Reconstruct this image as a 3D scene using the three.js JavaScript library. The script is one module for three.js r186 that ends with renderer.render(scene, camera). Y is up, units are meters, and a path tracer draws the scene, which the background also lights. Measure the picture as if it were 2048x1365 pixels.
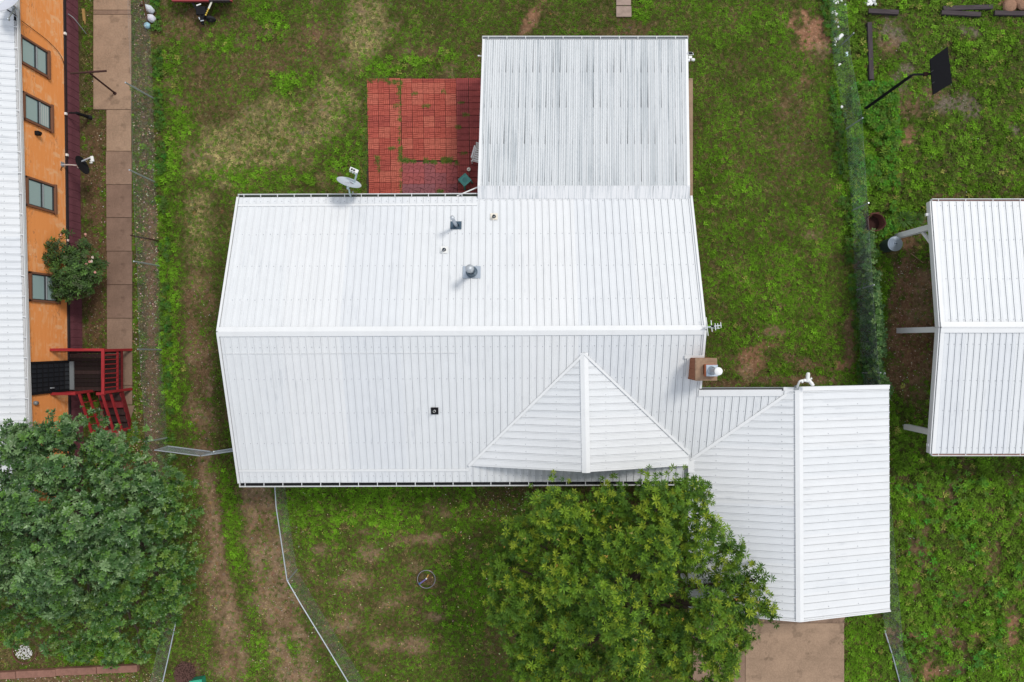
import * as THREE from 'three';
import { mergeGeometries } from 'three/addons/utils/BufferGeometryUtils.js';
import { RoundedBoxGeometry } from 'three/addons/geometries/RoundedBoxGeometry.js';

// ------------------------------------------------------------------ camera, sky, sun, exposure
const CAM_H = 25, F = 1365;
const scene = new THREE.Scene();
const camera = new THREE.PerspectiveCamera(2 * Math.atan(682.5 / F) * 180 / Math.PI, 1024 / 682, 0.1, 900);
camera.up.set(0, 0, -1); camera.position.set(0, CAM_H, 0); camera.lookAt(0, 0, 0);
const renderer = new THREE.WebGLRenderer({ antialias: true });
renderer.setSize(1024, 682);
renderer.toneMapping = THREE.LinearToneMapping;
renderer.toneMappingExposure = 1.1;
renderer.shadowMap.enabled = true; renderer.shadowMap.type = THREE.PCFSoftShadowMap;
{ // bright thin overcast, a little brighter overhead
  const w = 128, h = 64, d = new Float32Array(w * h * 4);
  for (let j = 0; j < h; j++) { const s = Math.max(0, Math.sin(((j + 0.5) / h - 0.5) * Math.PI)), L = 0.81 * (0.72 + 0.28 * s);
    for (let i = 0; i < w; i++) { const o = (j * w + i) * 4; d[o] = L * 0.92; d[o + 1] = L * 0.985; d[o + 2] = L * 1.09; d[o + 3] = 1; } }
  const t = new THREE.DataTexture(d, w, h, THREE.RGBAFormat, THREE.FloatType);
  t.mapping = THREE.EquirectangularReflectionMapping; t.magFilter = t.minFilter = THREE.LinearFilter; t.needsUpdate = true;
  scene.background = t; scene.environment = t;
}
const sun = new THREE.DirectionalLight(new THREE.Color().setRGB(1, 0.95, 0.87), 1.95);
sun.position.set(26, 46, -24); sun.target.position.set(0, 0, 0); sun.castShadow = true;
sun.shadow.radius = 27; sun.shadow.mapSize.set(4096, 4096);
Object.assign(sun.shadow.camera, { left: -28, right: 28, top: 24, bottom: -24, near: 1, far: 140 });
scene.add(sun, sun.target);

// ------------------------------------------------------------------ helpers
const V3 = (x, y, z) => new THREE.Vector3(x, y, z);
const P = (px, py, h = 0) => { const k = (CAM_H - h) / F; return V3((px - 1024) * k, h, (py - 682.5) * k); };   // a measured point at height h
let seed = 12345;
const rnd = () => { seed |= 0; seed = seed + 0x6D2B79F5 | 0; let t = Math.imul(seed ^ seed >>> 15, 1 | seed); t = t + Math.imul(t ^ t >>> 7, 61 | t) ^ t; return ((t ^ t >>> 14) >>> 0) / 4294967296; };
const rr = (a, b) => a + (b - a) * rnd();
const lerp = (a, b, t) => a + (b - a) * t, clamp = (x, a = 0, b = 1) => Math.min(b, Math.max(a, x));
const sstep = (a, b, x) => { const t = clamp((x - a) / (b - a)); return t * t * (3 - 2 * t); };
const hash = (i, j) => { let h = Math.imul(i, 374761393) + Math.imul(j, 668265263) | 0; h = Math.imul(h ^ h >>> 13, 1274126177); return ((h ^ h >>> 16) >>> 0) / 4294967296; };
function vn(x, y, per = 1 << 20) {
  const i = Math.floor(x), j = Math.floor(y), f = x - i, g = y - j, u = f * f * (3 - 2 * f), v = g * g * (3 - 2 * g), m = a => ((a % per) + per) % per;
  const a = hash(m(i), m(j)), b = hash(m(i + 1), m(j)), c = hash(m(i), m(j + 1)), d = hash(m(i + 1), m(j + 1));
  return a + (b - a) * u + (c - a) * v + (a - b - c + d) * u * v;
}
const fbm = (x, y, o = 4, per = 1 << 20) => { let s = 0, a = 0.5, n = 0; for (let k = 0; k < o; k++) { s += a * vn(x + k * 17, y + k * 31, per); n += a; a *= 0.5; x *= 2; y *= 2; per *= 2; } return s / n; };
const toS = c => { c = clamp(c); return 255 * (c <= 0.0031308 ? 12.92 * c : 1.055 * Math.pow(c, 1 / 2.4) - 0.055); };
function tex(w, h, fn, srgb = true) {
  const d = new Uint8Array(w * h * 4);
  for (let j = 0; j < h; j++) for (let i = 0; i < w; i++) { const c = fn(i / w, j / h), o = (j * w + i) * 4; for (let k = 0; k < 3; k++) d[o + k] = srgb ? toS(c[k]) : clamp(c[k]) * 255; d[o + 3] = 255; }
  const t = new THREE.DataTexture(d, w, h, THREE.RGBAFormat); t.wrapS = t.wrapT = THREE.RepeatWrapping; t.magFilter = THREE.LinearFilter; t.minFilter = THREE.LinearMipmapLinearFilter; t.generateMipmaps = true;
  if (srgb) t.colorSpace = THREE.SRGBColorSpace; t.needsUpdate = true; return t;
}
const rep = (t, mx, my = mx) => { const c = t.clone(); c.repeat.set(1 / mx, 1 / my); c.needsUpdate = true; return c; };   // uv are metres
const M = (r, g, b, rough = 0.8, o = {}) => new THREE.MeshPhysicalMaterial({ color: new THREE.Color().setRGB(r, g, b), roughness: rough, side: THREE.DoubleSide, specularIntensity: rough >= 0.94 ? 0.05 : rough >= 0.75 ? 0.25 : rough >= 0.6 ? 0.5 : 1, ...o });

// geometry: everything non-indexed with position, normal, uv
function clean(g) { if (g.index) g = g.toNonIndexed(); for (const k of Object.keys(g.attributes)) if (!['position', 'normal', 'uv'].includes(k)) g.deleteAttribute(k); if (!g.attributes.normal) g.computeVertexNormals();
  if (!g.attributes.uv) g.setAttribute('uv', new THREE.BufferAttribute(new Float32Array(g.attributes.position.count * 2), 2)); g.morphAttributes = {}; return g; }
const merge = a => { const f = a.flat(Infinity).map(clean); return f.length === 1 ? f[0] : mergeGeometries(f); };
function tri(list, uvf) { // list of [Vector3 x3]
  const p = [], u = []; for (const t of list) for (const v of t) { p.push(v.x, v.y, v.z); const q = uvf ? uvf(v) : [v.x + v.y * 0.3, v.z + v.y]; u.push(q[0], q[1]); }
  const g = new THREE.BufferGeometry(); g.setAttribute('position', new THREE.Float32BufferAttribute(p, 3)); g.setAttribute('uv', new THREE.Float32BufferAttribute(u, 2)); g.computeVertexNormals(); return g;
}
function metricUV(g) { const p = g.attributes.position, n = g.attributes.normal, u = g.attributes.uv;
  for (let i = 0; i < p.count; i++) { const ax = Math.abs(n.getX(i)), ay = Math.abs(n.getY(i)), az = Math.abs(n.getZ(i)), x = p.getX(i), y = p.getY(i), z = p.getZ(i);
    if (ay >= ax && ay >= az) u.setXY(i, x, z); else if (ax >= az) u.setXY(i, z, y); else u.setXY(i, x, y); } return g; }
function box(w, h, d, x = 0, y = 0, z = 0, rx = 0, ry = 0, rz = 0, bevel = 0) {
  let g = bevel ? new RoundedBoxGeometry(w, h, d, 1, bevel) : new THREE.BoxGeometry(w, h, d); g = metricUV(clean(g));
  if (rx || ry || rz) g.applyMatrix4(new THREE.Matrix4().makeRotationFromEuler(new THREE.Euler(rx, ry, rz, 'YXZ'))); return g.translate(x, y, z);
}
function bar(a, b, w, h, up = V3(0, 1, 0)) { // square bar from a to b (w across, h along up)
  const d = b.clone().sub(a), L = d.length(); d.normalize(); let s = new THREE.Vector3().crossVectors(up, d); if (s.length() < 1e-3) s.set(1, 0, 0); s.normalize(); const n = new THREE.Vector3().crossVectors(d, s).normalize();
  const g = metricUV(clean(new THREE.BoxGeometry(w, h, L))); return g.applyMatrix4(new THREE.Matrix4().makeBasis(s, n, d).setPosition(a.clone().add(b).multiplyScalar(0.5)));
}
function rod(a, b, r, r2 = r, seg = 8) { const d = b.clone().sub(a), L = d.length(); const g = clean(new THREE.CylinderGeometry(r2, r, L, seg));
  return g.applyQuaternion(new THREE.Quaternion().setFromUnitVectors(V3(0, 1, 0), d.normalize())).translate((a.x + b.x) / 2, (a.y + b.y) / 2, (a.z + b.z) / 2); }
const tube = (pts, r, seg = 6, n = pts.length * 6) => clean(new THREE.TubeGeometry(new THREE.CatmullRomCurve3(pts), n, r, seg));
const lathe = (pts, seg = 24) => clean(new THREE.LatheGeometry(pts.map(q => new THREE.Vector2(q[0], q[1])), seg));
function prism(pts, down, dv = V3(0, -1, 0)) { // planar polygon (any order), extruded along dv
  const b = pts.map(p => p.clone().addScaledVector(dv, down)), T = [], n = pts.length;
  for (let i = 1; i < n - 1; i++) { T.push([pts[0], pts[i], pts[i + 1]], [b[0], b[i + 1], b[i]]); }
  for (let i = 0; i < n; i++) { const j = (i + 1) % n; T.push([pts[i], b[i], b[j]], [pts[i], b[j], pts[j]]); }
  return metricUV(tri(T));
}
// objects
const taken = {};
const numbered = n => { taken[n] = (taken[n] ?? -1) + 1; return taken[n] ? `${n}_${String(taken[n]).padStart(3, '0')}` : n; };
function thing(name, label, category, pos = V3(0, 0, 0), turn = 0, group) { const o = new THREE.Group(); o.name = numbered(name); o.position.copy(pos); o.rotation.y = turn; scene.add(o); o.userData = { label, category }; if (group) o.userData.group = group; return o; }
function struct(name, geo, mat, label) { const o = geo ? new THREE.Mesh(merge([geo]), mat) : new THREE.Group(); o.name = numbered(name); o.userData = { kind: 'structure', label: label || name.replace(/_/g, ' ') }; o.castShadow = o.receiveShadow = true; scene.add(o); return o; }
// part: geometry in world coordinates when the thing has no turn; local = true takes it as is
function part(parent, name, geos, mat, o = {}) {
  const g = merge([geos]); if (!o.local) { let r = parent, off = V3(0, 0, 0); while (r && r !== scene) { off.add(r.position); r = r.parent; } g.translate(-off.x, -off.y, -off.z); }
  const m = new THREE.Mesh(g, mat); m.name = name; m.castShadow = m.receiveShadow = true; if (o.label) m.userData.label = o.label; if (o.kind) m.userData.kind = o.kind; parent.add(m); return m;
}
const parts = (parent, name, geos, mat, o) => geos.map(g => part(parent, name, g, mat, o));
function sub(parent, name, label) { const g = new THREE.Group(); g.name = name; if (label) g.userData.label = label; parent.add(g); return g; }
function copy(o, label, pos, turn) { const c = o.clone(); c.name = numbered(o.name.replace(/_\d{3}$/, '')); c.userData = { ...o.userData }; if (label) c.userData.label = label; if (pos) c.position.copy(pos); if (turn !== undefined) c.rotation.y = turn; scene.add(c); return c; }

// ------------------------------------------------------------------ materials
const tMetal = tex(512, 512, (u, v) => { const st = fbm(u * 64, v * 3, 3, 64) * 0.5 + fbm(u * 12, v * 12, 3, 12) * 0.5, sp = fbm(u * 160, v * 160, 2, 160); const g = sstep(0.60, 0.78, fbm(u * 80 + 3, v * 5, 3, 80)) * sstep(0.5, 0.7, fbm(u * 7, v * 9 + 4, 3, 7)); const k = 0.95 + 0.10 * (st - 0.5) + 0.05 * (sp - 0.5) - 0.10 * g; return [k - 0.006 * g, k, k + 0.012 * g]; });
const tStain = tex(2048, 1024, (u, v) => { // 31 rib pitches across, 5.3 m down the slope: run-off marks that start at the screws, thin grey-blue streaks, chalky patches
  const k0 = u * 31, k = Math.floor(k0), d = Math.abs(k0 - k - 0.5), y = v * 5.3; let s = 0;
  [0.18, 1.48, 2.75, 4.0].forEach((r, i) => { const h = hash(k + 7, i * 5 + 1), len = 0.18 + 1.0 * h * h, w = 0.05 + 0.05 * h; if (y > r && y < r + len) s = Math.max(s, (0.25 + 0.75 * h) * (1 - (y - r) / len) * (1 - sstep(w * 0.4, w, d))); });
  const a = fbm(u * 310, v * 1.6, 2, 310), b = fbm(u * 22, v * 4, 3, 22), c = fbm(u * 240, v * 70, 2, 240), z = sstep(0.42, 0.72, b * 0.8 + v * 0.12);
  const th = sstep(0.50, 0.66, a) * (0.42 + 0.40 * z) + 0.12 * sstep(0.5, 0.8, c); const q = 1 - Math.min(0.75, 0.42 * th + 0.6 * s); return [q * (1 - 0.08 * th), q * (1 - 0.02 * th), q * (1 + 0.015 * th)]; });
const tConc = tex(512, 512, (u, v) => { const a = fbm(u * 6, v * 6, 4, 6), b = fbm(u * 90, v * 90, 2, 90), s = sstep(0.62, 0.8, fbm(u * 14 + 5, v * 14, 3, 14)); const k = 0.88 + 0.34 * (a - 0.5) + 0.26 * (b - 0.5) - 0.17 * s - 0.22 * sstep(0.62, 0.72, fbm(u * 3 + 7, v * 9, 4, 3)) * sstep(0.4, 0.7, b); return [k, k, k]; });
const tOrange = tex(1024, 1024, (u, v) => { // sun-bleached and scuffed paint, streaked along the boards (u runs along the wall)
  const a = fbm(u * 9, v * 5, 4, 9), s = fbm(u * 26, v * 90, 3, 26), w = sstep(0.50, 0.68, a * 0.5 + s * 0.5), w2 = sstep(0.58, 0.70, fbm(u * 40, v * 20, 3, 40)) * sstep(0.42, 0.6, a), d = sstep(0.60, 0.78, fbm(u * 60 + 9, v * 90, 3, 60)) * sstep(0.45, 0.65, fbm(u * 6, v * 6 + 3, 2, 6));
  const m1 = Math.max(w * 0.40, w2 * 0.7); const c = [lerp(0.86, 0.88, m1), lerp(0.325, 0.51, m1), lerp(0.10, 0.27, m1)]; return [lerp(c[0], 0.46, d * 0.6), lerp(c[1], 0.19, d * 0.6), lerp(c[2], 0.09, d * 0.6)]; });
const tWood = tex(256, 512, (u, v) => { const g = fbm(u * 24, v * 4, 4, 8), k = 0.65 + 0.7 * g * g + 0.1 * fbm(u * 64, v * 64, 2, 64); return [k, k, k]; });
const tSpeck = tex(512, 512, (u, v) => { const a = fbm(u * 8, v * 8, 4, 8), b = fbm(u * 128, v * 128, 2, 128); const k = 0.82 + 0.36 * (a - 0.5) + 0.4 * (b - 0.5); return [k, k, k]; });
const tBump = tex(512, 512, (u, v) => { const k = fbm(u * 16, v * 16, 5, 16); return [k, k, k]; }, false);
const m = {
  roof: M(0.695, 0.708, 0.722, 0.5, { map: rep(tMetal, 4.1) }), roof2: M(0.672, 0.688, 0.71, 0.5, { map: rep(tMetal, 3.3) }), roof3: M(0.71, 0.718, 0.728, 0.5, { map: rep(tMetal, 4.7) }),
  trim: M(0.73, 0.735, 0.74, 0.5, { map: rep(tMetal, 2.3) }), stain: M(0.675, 0.69, 0.70, 0.6, { map: rep(tStain, 7.0122, 5.3) }), seam: M(0.30, 0.31, 0.33, 0.7), dirt: M(0.06, 0.065, 0.055, 0.95),
  screw: M(0.40, 0.41, 0.43, 0.5), screwD: M(0.16, 0.17, 0.18, 0.6), wall: M(0.55, 0.53, 0.48, 0.8), fascia: M(0.68, 0.68, 0.69, 0.6), galv: M(0.42, 0.47, 0.53, 0.38, { metalness: 0.75 }), galvd: M(0.05, 0.085, 0.12, 0.5, { metalness: 0.2 }), zinc: M(0.50, 0.53, 0.56, 0.5, { metalness: 0.5 }),
  black: M(0.012, 0.012, 0.014, 0.75), rubber: M(0.03, 0.03, 0.033, 0.85), plasticW: M(0.74, 0.74, 0.72, 0.45), plasticG: M(0.07, 0.30, 0.26, 0.42), plasticLid: M(0.74, 0.68, 0.58, 0.5),
  conc: M(0.37, 0.255, 0.175, 0.9, { map: rep(tConc, 3) }), conc2: M(0.245, 0.16, 0.118, 0.9, { map: rep(tConc, 2.2) }), conc3: M(0.29, 0.195, 0.14, 0.9, { map: rep(tConc, 2.7) }),
  brick: M(0.36, 0.15, 0.085, 0.9, { map: rep(tSpeck, 1) }), mortar: M(0.32, 0.24, 0.18, 0.95, { map: rep(tSpeck, 1) }),
  red: M(0.36, 0.032, 0.036, 0.75, { map: rep(tWood, 0.5, 1.5) }), redd: M(0.22, 0.022, 0.028, 0.6, { map: rep(tWood, 0.5, 1.5) }), deck: M(0.026, 0.017, 0.016, 0.9, { map: rep(tWood, 0.4, 1.6) }), deck2: M(0.05, 0.03, 0.028, 0.9, { map: rep(tWood, 0.5, 1.6) }),
  maroon: M(0.19, 0.068, 0.085, 0.8, { map: rep(tSpeck, 2) }), darkTrim: M(0.025, 0.02, 0.024, 0.7), frame: M(0.21, 0.095, 0.055, 0.7), glass: M(0.34, 0.46, 0.45, 0.10), orange: M(1, 1, 1, 0.75, { map: rep(tOrange, 6, 4) }),
  timber: M(0.072, 0.058, 0.062, 0.9, { map: rep(tWood, 0.4, 1.4) }), rust: M(0.115, 0.045, 0.035, 0.85, { map: rep(tSpeck, 0.7) }), rustd: M(0.045, 0.02, 0.017, 0.9), rustGut: M(0.42, 0.24, 0.21, 0.8, { map: rep(tSpeck, 0.5) }),
  post: M(0.80, 0.79, 0.79, 0.7, { map: rep(tMetal, 0.9) }), wire: M(0.42, 0.47, 0.50, 0.6), pipe: M(0.50, 0.54, 0.58, 0.42, { metalness: 0.6 }), pipeDull: M(0.26, 0.28, 0.29, 0.6, { metalness: 0.4 }), pipeRust: M(0.065, 0.032, 0.028, 0.8),
  bark: M(0.10, 0.075, 0.055, 0.95, { map: rep(tSpeck, 0.5) }), stone: M(0.40, 0.30, 0.25, 0.95, { map: rep(tSpeck, 0.8) }), white: M(0.80, 0.80, 0.79, 0.7), blueBag: M(0.25, 0.45, 0.55, 0.6), bagW: M(0.62, 0.62, 0.68, 0.6), yellow: M(0.55, 0.40, 0.06, 0.6), woodY: M(0.36, 0.22, 0.08, 0.85), blockB: M(0.30, 0.155, 0.115, 0.92, { map: rep(tSpeck, 0.9) }),
};
const roofMats = [m.roof, m.roof2, m.roof3, m.roof];
// ------------------------------------------------------------------ ground: one field of what grows where, for the sheet and for the plants on it
const GX0 = -20.6, GX1 = 20.6, GZ0 = -14.1, GZ1 = 14.1, CELL = 0.06, GW = Math.ceil((GX1 - GX0) / CELL), GH = Math.ceil((GZ1 - GZ0) / CELL);
const KIND = { // green cover, straw share, brightness of the green, weed share, soil colour
  lawn: [0.90, 0.08, 0.50, 0, 0.13, 0.09, 0.045], olive: [0.84, 0.13, 0.30, 0, 0.12, 0.08, 0.042], lush: [1.0, 0.02, 1.0, 0.25, 0.10, 0.08, 0.03], brownlawn: [0.44, 0.28, 0.28, 0, 0.155, 0.088, 0.05],
  straw: [0.74, 0.66, 0.62, 0, 0.34, 0.27, 0.13], soil: [0.14, 0.24, 0.35, 0, 0.19, 0.11, 0.066], redsoil: [0.06, 0.2, 0.3, 0, 0.33, 0.165, 0.10], tan: [0.16, 0.5, 0.4, 0, 0.33, 0.215, 0.135],
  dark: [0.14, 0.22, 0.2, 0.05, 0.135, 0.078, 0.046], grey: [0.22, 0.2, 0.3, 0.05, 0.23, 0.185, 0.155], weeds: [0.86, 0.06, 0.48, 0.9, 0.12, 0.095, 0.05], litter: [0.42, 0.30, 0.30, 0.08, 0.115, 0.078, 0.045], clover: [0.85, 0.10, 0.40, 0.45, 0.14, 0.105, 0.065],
};
const field = new Float32Array(GW * GH * 7);
{
  const base = KIND.lawn; for (let i = 0; i < GW * GH; i++) field.set(base, i * 7);
  const blob = (px, py, rx, ry, rot, kind, s = 0.9, soft = 0.45) => {
    const c = P(px, py), k = CAM_H / F, ax = rx * k, az = ry * k, R = Math.max(ax, az) * 1.7, co = Math.cos(rot * Math.PI / 180), si = Math.sin(rot * Math.PI / 180), K = KIND[kind], ph = px * 0.37 + py * 0.11;
    const i0 = Math.max(0, Math.floor((c.x - R - GX0) / CELL)), i1 = Math.min(GW - 1, Math.ceil((c.x + R - GX0) / CELL)), j0 = Math.max(0, Math.floor((c.z - R - GZ0) / CELL)), j1 = Math.min(GH - 1, Math.ceil((c.z + R - GZ0) / CELL));
    for (let j = j0; j <= j1; j++) for (let i = i0; i <= i1; i++) {
      const x = GX0 + (i + 0.5) * CELL - c.x, z = GZ0 + (j + 0.5) * CELL - c.z, u = (x * co + z * si) / ax, v = (-x * si + z * co) / az;
      const d = Math.sqrt(u * u + v * v) + 1.25 * (fbm((x + c.x) * 1.9 + ph, (z + c.z) * 1.9, 4) - 0.5) + 0.7 * (fbm((x + c.x) * 8, (z + c.z) * 8, 2) - 0.5); const w = s * (1 - sstep(1 - soft, 1 + soft * 0.6, d)); if (w <= 0) continue;
      const o = (j * GW + i) * 7; for (let q = 0; q < 7; q++) field[o + q] = lerp(field[o + q], K[q], w); }
  };
  const track = (pts, w, kind, s = 0.8) => { for (let k = 0; k + 1 < pts.length; k++) { const [a, b] = pts[k], [c, d] = pts[k + 1], n = Math.ceil(Math.hypot(c - a, d - b) / (w * 0.8)); for (let t = 0; t < n; t++) blob(lerp(a, c, t / n), lerp(b, d, t / n), w * rr(0.8, 1.15), w * rr(1, 1.4), 0, kind, s, 0.6); } };
  // back yard, left half
  blob(560, 200, 330, 260, 0, 'olive', 0.6); blob(430, 190, 120, 150, 0, 'brownlawn', 0.6); blob(600, 105, 120, 60, 0, 'brownlawn', 0.75); blob(430, 60, 120, 60, 0, 'brownlawn', 0.55); blob(900, 60, 180, 90, 0, 'olive', 0.8); blob(1060, 120, 200, 50, 0, 'brownlawn', 0.4);
  for (const b of [[520, 250, 120, 50, -30], [625, 275, 75, 45, -10], [440, 320, 65, 55, 20], [665, 205, 42, 60, 10], [395, 450, 28, 75, 8], [735, 40, 45, 70, 0], [715, 80, 35, 50, 0], [480, 340, 90, 40, 0], [560, 330, 60, 35, 0]]) blob(...b, 'straw', 0.85, 0.6);
  for (const b of [[590, 160, 50, 28, 0], [525, 35, 40, 60, 0], [445, 85, 60, 25, 0], [340, 140, 28, 90, 0], [330, 320, 26, 90, 0], [335, 480, 30, 140, 0], [365, 250, 30, 40, 0], [780, 140, 60, 28, 0], [690, 310, 50, 60, 0], [560, 355, 120, 25, 0], [850, 120, 60, 20, 0]]) blob(...b, 'lush', 0.7, 0.6);
  blob(335, 640, 28, 180, 0, 'lush', 0.75); blob(345, 780, 24, 120, 0, 'lush', 0.6); blob(440, 540, 45, 120, 0, 'olive', 0.9); blob(385, 520, 40, 90, 0, 'olive', 0.5);
  blob(1064, 38, 12, 48, 35, 'redsoil', 0.85); blob(1050, 60, 14, 30, 35, 'soil', 0.6); blob(1250, 58, 70, 26, 0, 'brownlawn', 0.9); blob(1285, 20, 22, 28, 0, 'lush', 0.9); blob(1160, 30, 80, 40, 0, 'olive', 0.8); blob(1500, 40, 120, 70, 0, 'olive', 0.5); blob(750, 40, 20, 60, 0, 'straw', 0.5);
  for (const b of [[330, 60, 35, 30], [390, 60, 40, 25], [640, 60, 40, 20], [860, 100, 22, 12], [795, 105, 14, 10], [840, 105, 12, 10], [380, 30, 25, 20], [505, 60, 12, 30]]) blob(...b, 0, 'soil', 0.55, 0.7);
  // strips by the orange building and the walkway
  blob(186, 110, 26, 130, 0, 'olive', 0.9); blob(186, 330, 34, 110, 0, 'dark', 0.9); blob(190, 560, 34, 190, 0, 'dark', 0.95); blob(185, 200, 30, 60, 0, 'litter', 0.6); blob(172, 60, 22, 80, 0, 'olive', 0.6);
  track([[288, -20], [291, 300], [298, 600], [306, 950]], 20, 'litter', 0.8); track([[300, 420], [304, 920]], 13, 'soil', 0.5); 
  // wheel tracks
  track([[392, 560], [400, 640], [404, 760], [414, 900], [424, 1080], [450, 1240], [470, 1400]], 30, 'soil', 0.6); track([[410, 900], [424, 1080], [452, 1260]], 20, 'tan', 0.45); track([[505, 960], [515, 1020], [540, 1120], [560, 1220], [600, 1380]], 42, 'tan', 0.75); track([[555, 1180], [590, 1280], [640, 1390]], 30, 'tan', 0.5); track([[420, 1150], [470, 1300]], 36, 'tan', 0.4);
  for (let k = 0; k < 90; k++) { const y = rr(560, 1365), x = y < 960 ? rr(375, 440) : rr(390, 400 + (y - 900) * 0.5 + 60); blob(x, y, rr(8, 26), rr(10, 34), rr(-15, 15), ['soil', 'tan', 'brownlawn', 'olive', 'soil', 'lush'][k % 6], 0.55, 0.85); } track([[452, 950], [462, 1040], [478, 1160]], 20, 'lush', 0.5); track([[365, 1010], [372, 1180], [385, 1360]], 26, 'olive', 0.8); blob(400, 470, 30, 80, 0, 'straw', 0.5); blob(440, 700, 14, 200, 0, 'olive', 0.8);
  // front yard
  blob(780, 1030, 210, 70, 0, 'lush', 0.75); blob(700, 1000, 120, 50, 0, 'lush', 0.5); blob(920, 1150, 130, 180, 0, 'olive', 0.6); blob(760, 1200, 200, 120, 0, 'brownlawn', 0.45); blob(930, 1180, 60, 120, 0, 'lush', 0.6); blob(700, 1330, 90, 60, 0, 'olive', 0.5);
  for (const b of [[845, 1078, 55, 14, -8], [740, 1105, 30, 18, 0], [700, 1160, 40, 14, -20], [690, 1250, 40, 26, 0], [785, 1205, 40, 14, -30], [640, 1100, 24, 14, 0], [760, 1290, 36, 16, 0], [830, 1290, 30, 16, 0], [875, 1235, 24, 10, 0]]) blob(...b, 'tan', 0.7, 0.7);
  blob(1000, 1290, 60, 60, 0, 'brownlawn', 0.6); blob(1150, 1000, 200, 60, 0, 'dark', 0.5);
  // right lawn
  blob(1545, 420, 200, 330, 0, 'lawn', 0.6); blob(1450, 380, 70, 120, 0, 'lush', 0.35); blob(1500, 60, 110, 45, 0, 'lush', 0.35); blob(1560, 300, 120, 80, 0, 'brownlawn', 0.35); blob(1580, 600, 90, 160, 0, 'lush', 0.4); blob(1640, 720, 90, 60, 0, 'lush', 0.4); blob(1470, 620, 60, 100, 0, 'lush', 0.3);
  blob(1628, 66, 44, 42, 10, 'redsoil', 0.95, 0.4); blob(1650, 100, 28, 22, 0, 'tan', 0.6); blob(1500, 728, 32, 32, 20, 'redsoil', 0.8, 0.5); blob(1490, 745, 20, 18, 0, 'tan', 0.6); blob(1548, 664, 22, 12, 0, 'tan', 0.7); blob(1540, 690, 30, 14, 0, 'redsoil', 0.6); blob(1604, 725, 36, 14, 10, 'soil', 0.75); blob(1702, 680, 14, 55, 0, 'soil', 0.85); blob(1686, 730, 16, 12, 0, 'redsoil', 0.8); blob(1709, 500, 10, 34, 0, 'redsoil', 0.85); blob(1560, 205, 24, 14, 0, 'soil', 0.5); blob(1625, 470, 22, 10, 0, 'tan', 0.6); blob(1600, 760, 130, 9, 0, 'soil', 0.8); blob(1440, 768, 60, 8, 0, 'dark', 0.8); blob(1610, 160, 20, 14, 0, 'redsoil', 0.5); blob(1590, 210, 60, 30, 60, 'brownlawn', 0.5);
  for (let k = 0; k < 26; k++) blob(rr(1395, 1690), rr(20, 740), rr(10, 26), rr(8, 18), rr(0, 90), rnd() < 0.5 ? 'brownlawn' : 'soil', 0.4, 0.8);
  for (let k = 0; k < 34; k++) blob(rr(310, 960), rr(0, 380), rr(8, 26), rr(6, 18), rr(0, 90), rnd() < 0.6 ? 'tan' : 'soil', 0.45, 0.8);
  for (let k = 0; k < 26; k++) blob(rr(590, 960), rr(1010, 1360), rr(8, 22), rr(6, 14), rr(0, 90), rnd() < 0.6 ? 'tan' : 'soil', 0.45, 0.8);
  track([[1672, 0], [1686, 250], [1694, 420]], 14, 'lush', 0.8);
  // beyond the right fence
  blob(1900, 250, 200, 300, 0, 'clover', 0.9); blob(1735, 330, 45, 200, 0, 'weeds', 0.9); blob(1705, 100, 40, 170, 0, 'weeds', 0.8); blob(1760, 210, 40, 120, 0, 'lush', 0.6); blob(1960, 90, 80, 40, 0, 'weeds', 0.6); blob(1900, 10, 160, 18, 0, 'weeds', 0.8); blob(1820, 410, 80, 40, 0, 'weeds', 0.8);
  for (const b of [[1785, 62, 44, 34, 20, 'grey'], [1775, 95, 26, 26, 0, 'soil'], [1935, 62, 34, 14, 20, 'grey'], [1810, 150, 22, 34, 0, 'grey'], [1812, 210, 36, 26, 0, 'soil'], [1820, 266, 14, 16, 0, 'redsoil'], [1815, 285, 12, 8, 0, 'redsoil'], [1895, 205, 40, 22, 0, 'grey'], [1940, 215, 20, 24, 0, 'grey'], [1870, 180, 26, 20, 0, 'soil'], [2010, 10, 24, 16, 0, 'redsoil'], [2030, 260, 14, 14, 0, 'grey'], [1900, 395, 40, 10, 0, 'soil'], [1850, 440, 20, 10, 0, 'soil']]) blob(...b, 0.75, 0.6);
  blob(1830, 640, 62, 180, 0, 'dark', 0.95); blob(1825, 660, 46, 150, 0, 'redsoil', 0.5, 0.8); blob(1850, 590, 26, 80, 10, 'tan', 0.6); blob(1850, 760, 26, 60, 10, 'tan', 0.45); blob(1815, 540, 30, 26, 0, 'soil', 0.6); blob(1745, 640, 34, 160, 0, 'weeds', 0.7); blob(1735, 500, 26, 60, 0, 'weeds', 0.5); blob(1800, 820, 30, 40, 0, 'weeds', 0.7); blob(1990, 700, 130, 240, 0, 'dark', 0.7);
  blob(1900, 1130, 230, 280, 0, 'weeds', 0.9); for (let k = 0; k < 30; k++) blob(rr(1785, 2048), rr(930, 1365), rr(12, 34), rr(10, 30), rr(0, 90), ['soil', 'brownlawn', 'dark', 'lush'][k % 4], 0.5, 0.8); blob(1715, 1310, 40, 80, 0, 'lush', 0.7);
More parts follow.
